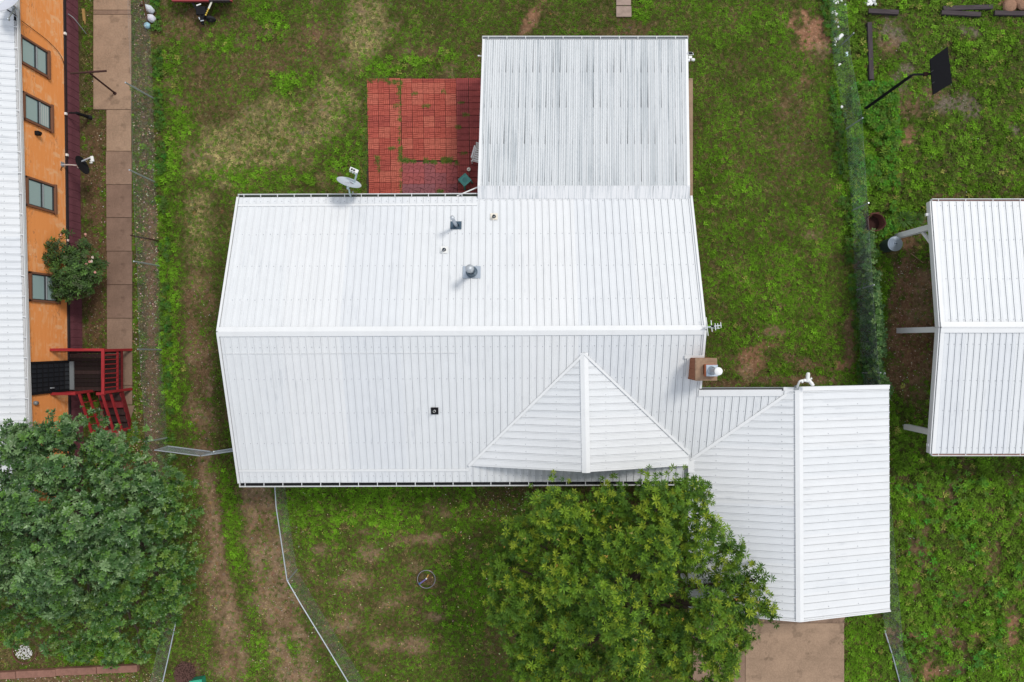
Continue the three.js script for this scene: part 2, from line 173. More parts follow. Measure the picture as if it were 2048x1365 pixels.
  for (const b of [[1836, 1095, 24, 26, 20, 'soil'], [1896, 1012, 22, 34, 10, 'soil'], [1905, 975, 14, 20, 0, 'soil'], [1893, 1265, 26, 24, 0, 'soil'], [1915, 1290, 20, 14, 0, 'dark'], [1862, 1340, 24, 26, 0, 'redsoil'], [1920, 1340, 30, 16, 0, 'soil'], [2025, 1262, 16, 40, 0, 'redsoil'], [1830, 1180, 16, 26, 0, 'soil'], [1835, 1270, 22, 12, 0, 'redsoil'], [1818, 1335, 12, 20, 0, 'soil'], [2040, 1170, 14, 14, 0, 'redsoil'], [1955, 1275, 16, 12, 0, 'redsoil'], [1990, 1110, 24, 40, 0, 'brownlawn'], [1840, 1130, 20, 12, 0, 'dark'], [1790, 1270, 24, 20, 0, 'soil']]) blob(...b, 0.75, 0.6);
  blob(853, 1158, 15, 15, 0, 'dark', 0.9, 0.3);
  // bottom left, round the big tree
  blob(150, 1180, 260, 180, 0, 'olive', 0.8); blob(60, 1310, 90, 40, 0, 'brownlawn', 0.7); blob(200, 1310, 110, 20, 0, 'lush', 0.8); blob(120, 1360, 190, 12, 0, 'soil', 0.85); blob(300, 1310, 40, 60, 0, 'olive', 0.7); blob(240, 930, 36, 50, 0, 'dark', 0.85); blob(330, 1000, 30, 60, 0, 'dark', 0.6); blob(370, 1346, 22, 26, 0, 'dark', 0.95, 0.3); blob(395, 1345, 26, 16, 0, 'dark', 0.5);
}
const fieldAt = (x, z) => clamp(Math.floor((z - GZ0) / CELL), 0, GH - 1) * GW * 7 + clamp(Math.floor((x - GX0) / CELL), 0, GW - 1) * 7;
function fieldLerp(x, z, out) { const fx = clamp((x - GX0) / CELL - 0.5, 0, GW - 1.001), fz = clamp((z - GZ0) / CELL - 0.5, 0, GH - 1.001), i = Math.floor(fx), j = Math.floor(fz), u = fx - i, v = fz - j, a = (j * GW + i) * 7, b = a + 7, c = a + GW * 7, d = c + 7; for (let q = 0; q < 7; q++) out[q] = (field[a + q] * (1 - u) + field[b + q] * u) * (1 - v) + (field[c + q] * (1 - u) + field[d + q] * u) * v; return out; }
{
  const W = 2048, H = 1400, o = new Float32Array(7);
  const t = tex(W, H, (u, v) => { const x = lerp(GX0, GX1, u), z = lerp(GZ0, GZ1, v); fieldLerp(x, z, o);
    const n1 = fbm(x * 9, z * 9, 3), n2 = hash(Math.floor(u * W), Math.floor(v * H)), n3 = vn(x * 26, z * 26), g = o[0] * 0.75, k = 0.55 + 0.75 * n1 * (0.6 + 0.4 * n3) + 0.35 * (n2 - 0.5);
    const chip = n2 > 0.985 ? 0.22 * (1 - g) : 0, s = sstep(0.45, 0.62, n3) * o[1] * 0.5;
    let r = lerp(o[4], 0.050, g), gg = lerp(o[5], 0.060, g), b = lerp(o[6], 0.013, g); r = lerp(r, 0.36, s * 0.5); gg = lerp(gg, 0.28, s * 0.5); b = lerp(b, 0.15, s * 0.5); return [r * k + chip, gg * k + chip, b * k + chip * 0.8]; });
  t.wrapS = t.wrapT = THREE.ClampToEdgeWrapping;
  const g = new THREE.PlaneGeometry(GX1 - GX0, GZ1 - GZ0).rotateX(-Math.PI / 2); const uv = g.attributes.uv; for (let i = 0; i < uv.count; i++) uv.setY(i, 1 - uv.getY(i)); g.translate((GX0 + GX1) / 2, 0, (GZ0 + GZ1) / 2);
  struct('ground', g, M(1, 1, 1, 0.95, { map: t, bumpMap: (() => { const c = tBump.clone(); c.repeat.set(18, 12); c.needsUpdate = true; return c; })(), bumpScale: 0.03 }), 'patchy lawn and bare earth of the three yards');
  // the land further out, round that sheet
  const tf = tex(512, 512, (u, v) => { const a = fbm(u * 7, v * 7, 5, 7), b = fbm(u * 60, v * 60, 2, 60), k = 0.5 + b; return [lerp(0.085, 0.17, sstep(0.5, 0.7, a)) * k, lerp(0.10, 0.13, sstep(0.5, 0.7, a)) * k, lerp(0.035, 0.075, a) * k]; });
  const B = 320, T = [], q = (x0, z0, x1, z1) => { const a = V3(x0, 0, z0), b = V3(x1, 0, z0), c = V3(x1, 0, z1), d = V3(x0, 0, z1); T.push([a, c, b], [a, d, c]); };
  q(-B, -B, B, GZ0); q(-B, GZ1, B, B); q(-B, GZ0, GX0, GZ1); q(GX1, GZ0, B, GZ1); struct('field', tri(T, v => [v.x, v.z]), M(1, 1, 1, 0.95, { map: rep(tf, 9) }), 'grassy land beyond the yards');
}
// ------------------------------------------------------------------ paved pieces of the setting
const rect = (px0, py0, px1, py1) => { const a = P(px0, py0), b = P(px1, py1); return [a.x, a.z, b.x, b.z]; };
const keepOff = [[12.82, -4.62, 13.5, -3.98], [13.45, -3.7, 14.2, -3.2], [-12.3, 11.8, -11.6, 12.5]]; // footprints where nothing grows
function slab(parent, name, x0, z0, x1, z1, top, mat, gap = 0.008, thick = 0.1) { return part(parent, name, box(x1 - x0 - gap * 2, thick, z1 - z0 - gap * 2, (x0 + x1) / 2, top - thick / 2, (z0 + z1) / 2, 0, 0, 0, 0.008), mat); }
{
  const w = struct('walkway', null, null, 'brown concrete walkway slabs beside the orange building'); const C = [m.conc2, m.conc3, m.conc2, m.conc];
  const rows = [[187, -40, 262, 21, m.conc], [187, 21, 262, 30, m.conc3], [187, 30, 263, 220, m.conc], [213, 220, 263, 303, m.conc], [212, 303, 264, 370, m.conc3], [213, 370, 264, 436, m.conc2], [213, 436, 264, 503, m.conc2], [214, 503, 265, 570, m.conc2], [214, 570, 265, 637, m.conc2], [214, 637, 265, 704, m.conc3], [214, 704, 265, 771, m.conc3], [214, 771, 265, 810, m.conc3]];
  rows.forEach(([a, b, c, d, mt], i) => { const r = rect(a, b, c, d); slab(w, 'slab', ...r, 0.04 + (i % 3) * 0.003, mt, 0.007); keepOff.push(r); });
  part(w, 'slab', prism([P(205, 812, 0), P(270, 811, 0), P(240, 908, 0), P(180, 908, 0)].map(p => p.setY(0.042)), 0.1), m.conc3); keepOff.push(rect(195, 810, 250, 905));
  const d = struct('driveway', null, null, 'brown concrete driveway running under the carport');
  [[1385, 700, 1495, 1246], [1495, 700, 1690, 1246], [1385, 1246, 1490, 1460], [1490, 1246, 1688, 1460]].forEach(([a, b, c, e], i) => { const r = rect(a, b, c, e); if (b === 700) r[1] = 1.7; slab(d, 'slab', ...r, 0.05, i === 3 ? m.conc : m.conc3, 0.006); keepOff.push(r); });
  const s = struct('patio_slab', null, null, 'brown concrete slab under the corrugated patio cover'); { const r = [-1.0, -9.62, 6.62, -4.3]; slab(s, 'slab', ...r, 0.06, m.conc, 0.005); keepOff.push(r); }
  const st = struct('stepping_stones', null, null, 'two square stepping stones in the back lawn'); for (const [a, b, c, e] of [[1232, -18, 1262, 12], [1232, 13, 1263, 35]]) { const r = rect(a, b, c, e); slab(st, 'stone', ...r, 0.05, m.stone, 0.006, 0.08); keepOff.push(r); }
}
{ // red paver patio
  const pt = struct('paver_patio', null, null, 'red brick-pattern paver patio with purplish cobble pavers near the house');
  const s = 0.408, bricks = (n, mode) => { const g = [box(s - 0.010, 0.016, s - 0.010, 0, 0.008, 0)], q = s / 2; const capBox = (w, d, x, z) => g.push(prism([V3(x - w / 2, 0.040, z - d / 2), V3(x - w / 2, 0.040, z + d / 2), V3(x + w / 2, 0.040, z + d / 2), V3(x + w / 2, 0.040, z - d / 2)], 0.026));
    if (mode === 'basket') for (const [i, j] of [[0, 0], [0, 1], [1, 0], [1, 1]]) for (let k = 0; k < 3; k++) { const t = (k - 1) * q / 3, cx = (i - 0.5) * q, cz = (j - 0.5) * q; (i + j + n) % 2 ? capBox(q / 3 - 0.017, q - 0.020, cx + t, cz) : capBox(q - 0.020, q / 3 - 0.017, cx, cz + t); }
    if (mode === 'strip') for (let k = 0; k < 6; k++) for (let j = 0; j < 2; j++) capBox(s / 6 - 0.012, s / 2 - 0.012, (k - 2.5) * s / 6, (j - 0.5) * s / 2);
    return merge(g); };
  const basket = [bricks(0, 'basket'), bricks(1, 'basket')], strip = bricks(0, 'strip');
  const cobble = (() => { const k = { a: [.36, .3], b: [.7, .34], c: [.62, .7], d: [.28, .66], s: [.5, .05], e: [.95, .5], n: [.5, 1.05], w: [-.05, .5], A: [0, 0], B: [1, 0], C: [1, 1], D: [0, 1], s1: [.25, -.03], s2: [.75, -.02], n1: [.25, .97], n2: [.75, .98], e1: [1.03, .25], e2: [1.02, .75], w1: [.03, .25], w2: [.02, .75] };
    const polys = ['A s1 s a w w1', 's s2 B e1 e b a', 'e e2 C n2 n c b', 'n n1 D w2 w d c', 'w a b c d']; return merge(polys.map(t => { const q = t.split(' ').map(n => k[n]), cx = q.reduce((x, p) => x + p[0], 0) / q.length, cz = q.reduce((x, p) => x + p[1], 0) / q.length;
      return prism(q.map(p => V3((cx + (p[0] - cx) * 0.925 - 0.5) * s, 0.038, (cz + (p[1] - cz) * 0.925 - 0.5) * s)).reverse(), 0.036); }).concat([box(s * 0.98, 0.02, s * 0.98, 0, 0.01, 0)])); })();
  const reds = [[0.49, 0.118, 0.082], [0.45, 0.10, 0.072], [0.53, 0.145, 0.10], [0.41, 0.092, 0.07], [0.48, 0.11, 0.08]].map(c => M(...c, 0.85, { map: rep(tSpeck, 0.9) })), darks = [[0.38, 0.085, 0.075], [0.33, 0.075, 0.07], [0.41, 0.095, 0.082]].map(c => M(...c, 0.85, { map: rep(tSpeck, 0.9) })), purples = [[0.31, 0.10, 0.105], [0.38, 0.10, 0.095], [0.27, 0.105, 0.115], [0.35, 0.095, 0.095]].map(c => M(...c, 0.85, { map: rep(tSpeck, 0.9) }));
  const put = (geo, mat, px0, py0, px1, py1, h = 0) => { const a = P(px0, py0), b = P(px1, py1), o = new THREE.Mesh(geo, mat); o.name = 'paver'; o.position.set((a.x + b.x) / 2, 0.012 + h + rr(0, 0.006), (a.z + b.z) / 2); o.scale.set((b.x - a.x) / s * 0.995, 1, (b.z - a.z) / s * 0.995); o.rotation.set(rr(-0.006, 0.006), rr(-0.008, 0.008), rr(-0.006, 0.006)); o.castShadow = o.receiveShadow = true; pt.add(o); };
  const pick = a => a[Math.floor(rnd() * a.length)];
  const ys = [158, 166, 188.3, 210.6, 232.9, 255.2, 277.4, 299.6, 321.4, 343.5, 366, 388.6, 411, 434];
  for (let c = 0; c < 3; c++) for (let r = 0; r < ys.length - 1; r++) { const sh = r * 0.42, px = 733.5 + c * 22.4 + sh; put(basket[(c + r) % 2], pick(reds), px, ys[r] - 0.4 * c, px + 22.2, ys[r + 1] - 0.4 * c); }
  for (let c = 0; c < 5; c++) for (let r = 0; r < 8; r++) { const sh = r * 0.38, px = 801.5 + c * 22.15 + sh; put(basket[(c + r + 1) % 2], pick(reds), px, ys[r] + 0.3, px + 21.95, ys[r + 1] + 0.3); }
  for (let c = 0; c < 5; c++) for (let r = 0; r < 5; r++) { const px = 804.6 + c * 22.1, py = 324.4 + r * 22.2; put(cobble, pick(purples), px, py, px + 22.1, py + 22.2, -0.004); }
  for (let c = 0; c < 3; c++) for (let r = 0; r < 11; r++) { const px = 912.4 + c * 24.9 + r * 0.36, py = 157 + r * 24.9; put(strip, pick(darks), px, py, px + 24.6, py + 24.6, 0.002); }
  { const r = rect(733, 157, 986, 440); part(pt, 'sand_bed', box(r[2] - r[0], 0.02, r[3] - r[1], (r[0] + r[2]) / 2, 0.002, (r[1] + r[3]) / 2), M(0.05, 0.04, 0.03, 0.95)); keepOff.push(r); }
}
// ------------------------------------------------------------------ ribbed metal roofs, sheet by sheet
// O at the top edge, U along it, V down the slope (unit); lo(u), hi(u) bound the slope along V
const agRib = p => [[-p / 2, 0], [-p * 0.30, 0], [-p * 0.27, 0.004], [-p * 0.20, 0.004], [-p * 0.17, 0], [-0.0235, 0], [-0.0228, -0.026], [-0.0137, -0.026], [-0.013, 0.020], [0.0105, 0.022], [0.017, 0], [p * 0.17, 0], [p * 0.20, 0.004], [p * 0.27, 0.004], [p * 0.30, 0]];
const corrug = p => { const a = []; for (let k = 0; k < 3; k++) { const c = -p / 2 + (k + 0.5) * p / 3, w = p / 3; a.push([c - w * 0.5, 0.001], [c - w * 0.30, 0], [c - w * 0.24, 0.004], [c - 0.0125, k === 1 ? 0.022 : 0.014], [c + 0.006, k === 1 ? 0.022 : 0.014], [c + 0.010, k === 1 ? -0.026 : -0.02], [c + 0.010 + (k === 1 ? 0.011 : 0.0075), k === 1 ? -0.026 : -0.02], [c + 0.0125 + (k === 1 ? 0.011 : 0.0075), 0.003], [c + w * 0.30, 0]); } return a; };
function slope(parent, { O, U, V, u0, u1, lo = () => 0, hi, pitch = 0.2286, per = 4, rib = agRib, mats = roofMats, name = 'roof_panel', lift = 0.006, uoff = 0, shift = true }) {
  const N = new THREE.Vector3().crossVectors(U, V).normalize(); if (N.y < 0) N.negate();
  const prof = rib(pitch), W = pitch * per, made = [], at = (u, v, h) => O.clone().addScaledVector(U, u).addScaledVector(V, v).addScaledVector(N, h);
  for (let s = Math.floor((u0 - uoff) / W), k = 0; uoff + s * W < u1; s++, k++) {
    const a = Math.max(u0, uoff + s * W), b = Math.min(u1, uoff + (s + 1) * W); if (b - a < 0.02) continue; const pts = [];
    for (let q = 0; q < per; q++) for (const [x, h] of prof) { const u = uoff + s * W + (q + 0.5) * pitch + x; if (u > a + 1e-4 && u < b - 1e-4) pts.push([u, h]); }
    pts.unshift([a, 0]); pts.push([b, 0]); const up = lift + (k % 2) * 0.002, T = [], UVs = [], sh = shift ? rnd() * 7 : 0;
    for (let i = 0; i + 1 < pts.length; i++) { const [p, hp] = pts[i], [q, hq] = pts[i + 1], lp = lo(p), lq = lo(q), ep = hi(p), eq = hi(q); if (ep - lp < 1e-3 && eq - lq < 1e-3) continue;
      const A = at(p, lp, hp + up), B = at(q, lq, hq + up), C = at(q, Math.max(lq, eq), hq + up), D = at(p, Math.max(lp, ep), hp + up); T.push([A, C, B], [A, D, C]); UVs.push([p, lp], [q, eq], [q, lq], [p, lp], [p, ep], [q, eq]); }
    if (!T.length) continue; const g = tri(T), uv = g.attributes.uv; UVs.forEach((w, i) => uv.setXY(i, w[0] + sh, w[1] + sh * 0.7)); g.computeVertexNormals(); { const n = g.attributes.normal; for (let i = 0; i < n.count; i++) if (n.getX(i) * N.x + n.getY(i) * N.y + n.getZ(i) * N.z < 0) n.setXYZ(i, -n.getX(i), -n.getY(i), -n.getZ(i)); const ix = []; for (let i = 0; i < n.count; i += 3) ix.push(i, i + 2, i + 1); const nn = new THREE.Vector3().fromBufferAttribute(n, 0), A = new THREE.Vector3().fromBufferAttribute(g.attributes.position, 0), B = new THREE.Vector3().fromBufferAttribute(g.attributes.position, 1), C = new THREE.Vector3().fromBufferAttribute(g.attributes.position, 2); if (B.sub(A).cross(C.sub(A)).dot(N) < 0) g.setIndex(ix); }
    made.push(part(parent, name, g, mats[(k * 7 + (k >> 1)) % mats.length]));
  }
  return { at, N, made };
}
const screwGeo = clean(new THREE.CylinderGeometry(0.013, 0.016, 0.012, 6));
function screws(parent, S, u0, u1, pitch, rows, uoff, lo, hi, mat = m.screw) { const Q = new THREE.Quaternion().setFromUnitVectors(V3(0, 1, 0), S.N), a = [];
  for (const v of rows) for (let u = uoff; u < u1; u += pitch) { if (u < u0 || v < lo(u) + 0.05 || v > hi(u) - 0.04) continue; const p = S.at(u + rr(-0.008, 0.008), v + rr(-0.012, 0.012), 0.014); a.push(screwGeo.clone().applyQuaternion(Q).translate(p.x, p.y, p.z)); }
  if (a.length) part(parent, 'roof_screws', a, mat, { kind: 'stuff' }); }
function gutter(parent, a, b, out, w = 0.12, d = 0.11, strap = 0.56, mat = m.trim, inner = m.dirt) { // open box gutter; out = direction away from the roof
  const o = out.clone().normalize(), off = (t, y) => [a.clone().addScaledVector(o, t).setY(a.y + y), b.clone().addScaledVector(o, t).setY(b.y + y)], [a1, b1] = off(w, 0), [a2, b2] = off(0.006, -0.02), [a3, b3] = off(w / 2, -d), L = a.distanceTo(b), g = [bar(a1, b1, 0.018, d), bar(a2.setY(a.y - d / 2), b2.setY(b.y - d / 2), 0.01, d), bar(a3.clone().setY(a.y - d), b3.clone().setY(b.y - d), w, 0.012)];
  for (let t = 0.2; t < L; t += strap) { const c = a.clone().lerp(b, t / L), e = c.clone().addScaledVector(o, w); c.y += 0.045; e.y += 0.045; g.push(bar(c, e, 0.022, 0.006)); }
  for (const q of [[a, a1], [b, b1]]) g.push(bar(q[0].clone().setY(q[0].y - d / 2 + 0.02), q[1].clone().setY(q[0].y - d / 2 + 0.02), 0.012, d));
  part(parent, 'gutter', g, mat); const [c1, d1] = off(w / 2, -d + 0.02); part(parent, 'gutter_debris', bar(c1, d1, w * 0.86, 0.02), inner);
}
const ridgeCap = (parent, pts, mat = m.trim, name = 'ridge_cap') => part(parent, name, pts, mat);

// ------------------------------------------------------------------ the white house
const house = thing('house', 'large white house with ribbed metal gable roofs, front porch gable and attached carport', 'house', V3(-1.5, 0, 0), 0.004);
const zr = -0.31, hr = 4.18, zb = -4.735, zf = 4.62, he = 2.6, xl = -8.95, xr = 5.87;
const nb = V3(0, he - hr, zb - zr).normalize(), nf = V3(0, he - hr, zf - zr).normalize(), Lb = Math.hypot(hr - he, zr - zb), Lf = Math.hypot(hr - he, zf - zr), kf = (hr - he) / (zf - zr);
const hMain = z => hr - kf * (z - zr);
const cr = { x: 8.98, h: 3.62, z0: 1.5, z1: 8.82, half: 3.27, he: 2.82 }, kc = (cr.h - cr.he) / cr.half, Lc = Math.hypot(cr.half, cr.h - cr.he);
const zValley = x => (hr + kf * zr - cr.h + kc * (cr.x - x)) / kf;                     // where the main front slope meets the carport's left slope
const xValley = z => cr.x - (cr.h - hMain(z)) / kc;
{
  const wallBox = [[-8.5, -4.3, 5.45, 4.2, 2.5]];
  part(house, 'wall', [wallBox.map(([a, b, c, d, h]) => box(c - a, h, d - b, (a + c) / 2, h / 2, (b + d) / 2)), prism([V3(-8.5, 2.5, -4.3), V3(-8.5, 2.5, 4.2), V3(-8.5, 3.98, zr)], 0.12, V3(1, 0, 0)), prism([V3(5.45, 2.5, -4.3), V3(5.45, 2.5, 4.2), V3(5.45, 3.98, zr)], 0.12, V3(-1, 0, 0))], m.wall);
  const roof = part(house, 'roof', [prism([V3(xl + 0.02, hr - 0.055, zr), V3(xr - 0.02, hr - 0.055, zr), V3(xr - 0.02, he - 0.04, zb + 0.03), V3(xl + 0.02, he - 0.04, zb + 0.03)], 0.14), prism([V3(xl + 0.02, hr - 0.055, zr), V3(xr - 0.02, hr - 0.055, zr), V3(xr - 0.02, he - 0.04, zf - 0.03), V3(xl + 0.02, he - 0.04, zf - 0.03)], 0.14)], m.fascia);
  const X = V3(1, 0, 0);
  const B = slope(roof, { O: V3(0, hr, zr), U: X, V: nb, u0: xl, u1: xr, hi: () => Lb, uoff: xl + 0.02 });
  const Fs = slope(roof, { O: V3(0, hr, zr), U: X, V: nf, u0: xl, u1: xr, hi: u => u > 5.6 ? Math.min(Lf, (zValley(u) - zr) * Lf / (zf - zr) + 0.05) : Lf, uoff: xl + 0.02 });
  const vz = z => (z - zr) * Lf / (zf - zr);
  const ext = slope(roof, { O: V3(0, hr, zr), U: X, V: nf, u0: xr, u1: 8.75, lo: () => vz(1.60), hi: u => Math.max(vz(1.6), vz(zValley(u))), uoff: xl + 0.02 });
  screws(roof, B, xl + 0.1, xr - 0.1, 0.2286, [1.05, 2.2, 3.33, 4.55], xl + 0.06, () => 0, () => Lb);
  screws(roof, Fs, xl + 0.1, xr - 0.1, 0.2286, [0.5, 1.55, 2.7, 3.75, 4.95], xl + 0.06, () => 0, u => u > 5.6 ? vz(zValley(u)) : Lf);
  screws(roof, ext, xr, 8.7, 0.2286, [2.7, 3.75], xl + 0.06, () => vz(1.65), u => vz(zValley(u)));
  const cap = (s, n) => bar(V3(xl - 0.02, hr + 0.035, zr).addScaledVector(n, 0.075), V3(xr + 0.02, hr + 0.035, zr).addScaledVector(n, 0.075), 0.155, 0.012, V3(0, 1, 0).addScaledVector(n, -n.y * 1).normalize());
  ridgeCap(house, [cap(1, nb), cap(-1, nf)]);
  parts(house, 'edge_trim', [[xl - 0.03, nb, Lb], [xl - 0.03, nf, Lf], [xr + 0.03, nb, Lb - 0.02]].map(([x, n, L]) => bar(V3(x, hr - 0.02, zr), V3(x, hr - 0.02, zr).addScaledVector(n, L), 0.07, 0.13)).concat([bar(V3(xr + 0.03, hr - 0.02, zr), V3(xr + 0.03, hr - 0.02, zr).addScaledVector(nf, vz(1.5)), 0.07, 0.13)]), m.trim);
  // lapped strips near the eaves, faint lap on the front slope, cap over the link to the carport
  const lap = (S, v, a, b, w, h) => bar(S.at(a, v, h), S.at(b, v, h), w, 0.016, S.N);
  parts(house, 'lap_strip', [lap(B, Lb - 0.30, xl + 0.02, -1.12, 0.07, 0.026), lap(Fs, Lf - 0.44, xl + 0.02, -1.42, 0.075, 0.026)], m.trim);
  part(house, 'lap_seam', lap(Fs, 0.70, xl + 0.05, -1.66, 0.012, 0.022), m.trim);
  part(house, 'link_cap', lap(ext, vz(1.60) + 0.06, xr - 0.02, 8.45, 0.22, 0.034), m.trim);
  gutter(house, V3(xl - 0.02, he - 0.005, zb - 0.005), V3(-1.05, he - 0.005, zb - 0.005), V3(0, 0, -1), 0.10, 0.10, 0.55, m.trim, M(0.07, 0.085, 0.06, 0.95));
  gutter(house, V3(xl - 0.02, he - 0.005, zf + 0.005), V3(5.3, he - 0.005, zf + 0.005), V3(0, 0, 1), 0.125, 0.11, 0.62, m.trim, m.black);
  // porch gable framed over the front slope
  const A = V3(2.22, hMain(0.40) + 0.01, 0.40), Fp = V3(2.27, A.y - 0.02, 4.02), L = V3(-1.42, hMain(4.06), 4.06), R = V3(5.72, hMain(3.68), 3.68);
  const porch = part(house, 'porch_roof', [prism([A.clone().setY(A.y - 0.05), Fp.clone().setY(Fp.y - 0.05), L.clone().setY(L.y - 0.05)], 0.1), prism([A.clone().setY(A.y - 0.05), Fp.clone().setY(Fp.y - 0.05), V3(5.72, R.y - 0.05, 4.02), R.clone().setY(R.y - 0.05)], 0.1)], m.fascia);
  const Z = V3(0, 0, 1), dl = Fp.x - L.x, dr = R.x - Fp.x, zl = 4.02;
  const VL = V3(-dl, L.y - Fp.y, 0).normalize(), VR = V3(dr, R.y - Fp.y, 0).normalize(), LL = Math.hypot(dl, L.y - Fp.y), LR = Math.hypot(dr, R.y - Fp.y);
  const hiL = z => clamp((z - A.z) / (zl - A.z), 0, 1) * LL, hiR = z => clamp((z - A.z) / (R.z - A.z), 0, 1) * LR;
  const PL = slope(porch, { O: V3(A.x + 0.02, A.y, 0), U: Z, V: VL, u0: A.z, u1: zl, hi: hiL, lift: 0.012, uoff: A.z + 0.1 }), PR = slope(porch, { O: V3(A.x + 0.02, A.y, 0), U: Z, V: VR, u0: A.z, u1: zl, hi: hiR, lift: 0.012, uoff: A.z + 0.1 });
  screws(porch, PL, A.z, zl, 0.2286, [0.9, 1.9, 2.9], A.z + 0.14, () => 0, hiL); screws(porch, PR, A.z, zl, 0.2286, [0.7, 1.7, 2.6], A.z + 0.14, () => 0, hiR);
  ridgeCap(house, [[VL, PL], [VR, PR]].map(([v, S]) => bar(V3(A.x, A.y + 0.04, A.z - 0.02).addScaledVector(v, 0.065), V3(Fp.x - 0.0, A.y + 0.04, zl + 0.06).addScaledVector(v, 0.065), 0.135, 0.012, S.N)));
  const up = p => p.clone().setY(p.y + 0.05);
  parts(house, 'valley_strip', [bar(up(A), up(L), 0.075, 0.05), bar(up(A), up(R), 0.075, 0.05)], m.trim);
  parts(house, 'rake_trim', [bar(V3(Fp.x, Fp.y - 0.05, zl + 0.02), V3(L.x, L.y - 0.05, zl + 0.02), 0.04, 0.15), bar(V3(Fp.x, Fp.y - 0.05, zl + 0.02), V3(R.x - 0.05, R.y - 0.05, zl + 0.02), 0.04, 0.15)], m.trim);
  part(house, 'porch_gable_wall', prism([V3(L.x + 0.3, L.y - 0.1, zl - 0.12), V3(R.x - 0.2, L.y - 0.1, zl - 0.12), V3(Fp.x, Fp.y - 0.12, zl - 0.12)], 0.08, V3(0, 0, -1)), m.wall);
  // carport wing
  const cRoof = part(house, 'carport_roof', [prism([V3(cr.x, cr.h - 0.05, cr.z0 + 0.02), V3(cr.x + cr.half - 0.02, cr.he - 0.05, cr.z0 + 0.02), V3(cr.x + cr.half - 0.02, cr.he - 0.05, cr.z1 - 0.02), V3(cr.x, cr.h - 0.05, cr.z1 - 0.02)], 0.12), prism([V3(cr.x, cr.h - 0.05, zValley(cr.x)), V3(cr.x - cr.half + 0.02, cr.he - 0.05, zValley(cr.x - cr.half)), V3(cr.x - cr.half + 0.02, cr.he - 0.05, cr.z1 - 0.02), V3(cr.x, cr.h - 0.05, cr.z1 - 0.02)], 0.12)], m.fascia);
  const vr = V3(cr.half, cr.he - cr.h, 0).normalize(), vl = V3(-cr.half, cr.he - cr.h, 0).normalize(), hiC = z => z < zValley(cr.x - cr.half) ? clamp((cr.x - xValley(z)) * Lc / cr.half, 0.02, Lc) : Lc;
  const CR = slope(cRoof, { O: V3(cr.x, cr.h, 0), U: Z, V: vr, u0: cr.z0, u1: cr.z1, hi: () => Lc, uoff: cr.z0 + 0.07, mats: [m.roof3, m.roof, m.roof3] }), CL = slope(cRoof, { O: V3(cr.x, cr.h, 0), U: Z, V: vl, u0: cr.z0, u1: cr.z1, hi: hiC, uoff: cr.z0 + 0.07 });
  screws(cRoof, CR, cr.z0, cr.z1, 0.457, [1.05, 2.15], cr.z0 + 0.11, () => 0, () => Lc); screws(cRoof, CL, cr.z0, cr.z1, 0.2286, [0.5, 1.5, 2.5], cr.z0 + 0.11, () => 0, hiC);
  ridgeCap(house, [[vl, CL], [vr, CR]].map(([v, S]) => bar(V3(cr.x, cr.h + 0.042, cr.z0 - 0.02).addScaledVector(v, 0.062), V3(cr.x, cr.h + 0.042, cr.z1 + 0.02).addScaledVector(v, 0.062), 0.13, 0.012, S.N)));
  { const a = V3(8.6, hMain(zValley(8.6)) + 0.045, zValley(8.6)), x = cr.x - cr.half + 0.06, b = V3(x, hMain(zValley(x)) + 0.045, zValley(x)); parts(house, 'valley_strip', [bar(a, b, 0.085, 0.05)], m.trim); part(house, 'corner_flashing', bar(b.clone().add(V3(0.02, 0, -0.05)), V3(x + 0.03, cr.he + 0.05, 4.3), 0.2, 0.02), m.trim); }
  const rk = (x, y, z) => bar(V3(cr.x, cr.h - 0.04, z), V3(x, y - 0.04, z), 0.035, 0.16);
  parts(house, 'rake_trim', [rk(cr.x + cr.half, cr.he, cr.z0 - 0.005), rk(cr.x + cr.half, cr.he, cr.z1 + 0.005), rk(cr.x - cr.half, cr.he, cr.z1 + 0.005), bar(CR.at(cr.z0 + 0.05, 0, 0.03), CR.at(cr.z0 + 0.05, Lc, 0.03), 0.12, 0.012, CR.N), bar(CL.at(cr.z0 + 0.05, 0, 0.03), CL.at(cr.z0 + 0.05, 0.45, 0.03), 0.12, 0.012, CL.N)], m.trim);
  part(house, 'carport_gable_wall', [prism([V3(5.6, 2.6, 1.72), V3(12.1, 2.6, 1.72), V3(cr.x, 3.42, 1.72)], 0.08, V3(0, 0, 1)), box(6.4, 0.3, 0.1, 8.85, 2.5, 1.76)], M(0.17, 0.17, 0.19, 0.8));
  for (const [x, z] of [[11.95, 1.75], [11.95, 5.2], [11.95, 8.6], [6.2, 8.6]]) part(house, 'carport_post', box(0.12, 2.75, 0.12, x, 1.375, z, 0, 0, 0, 0.01), m.post);
  part(house, 'carport_side_wall', box(6.1, 1.1, 0.1, 8.9, 0.55, 1.78), M(0.12, 0.12, 0.135, 0.85));
  part(house, 'downspout', [rod(V3(5.9, 2.95, 1.55), V3(8.75, 2.97, 1.55), 0.022), rod(V3(5.9, 2.95, 1.55), V3(5.72, 2.4, 1.6), 0.022)], m.pipeDull);
  // roof vents
  const onB = (px, py) => { let h = 3.4, p; for (let i = 0; i < 8; i++) { p = P(px, py, h); h = hr - (zr - p.z) * (hr - he) / (zr - zb); } return P(px, py, h); }, onF = (px, py) => { let h = 3.4, p; for (let i = 0; i < 8; i++) { p = P(px, py, h); h = hMain(p.z); } return P(px, py, h); };
  const tiltB = Math.atan2(hr - he, zr - zb), tiltF = -Math.atan2(hr - he, zf - zr);
  const plate = (p, w, d, sgn, mat, v, dx = 0, dz = 0) => part(v, 'flashing', box(w, 0.012, d, 0, 0.036, 0, sgn > 0 ? -tiltB : -tiltF).translate(p.x + dx, p.y, p.z + dz), mat);
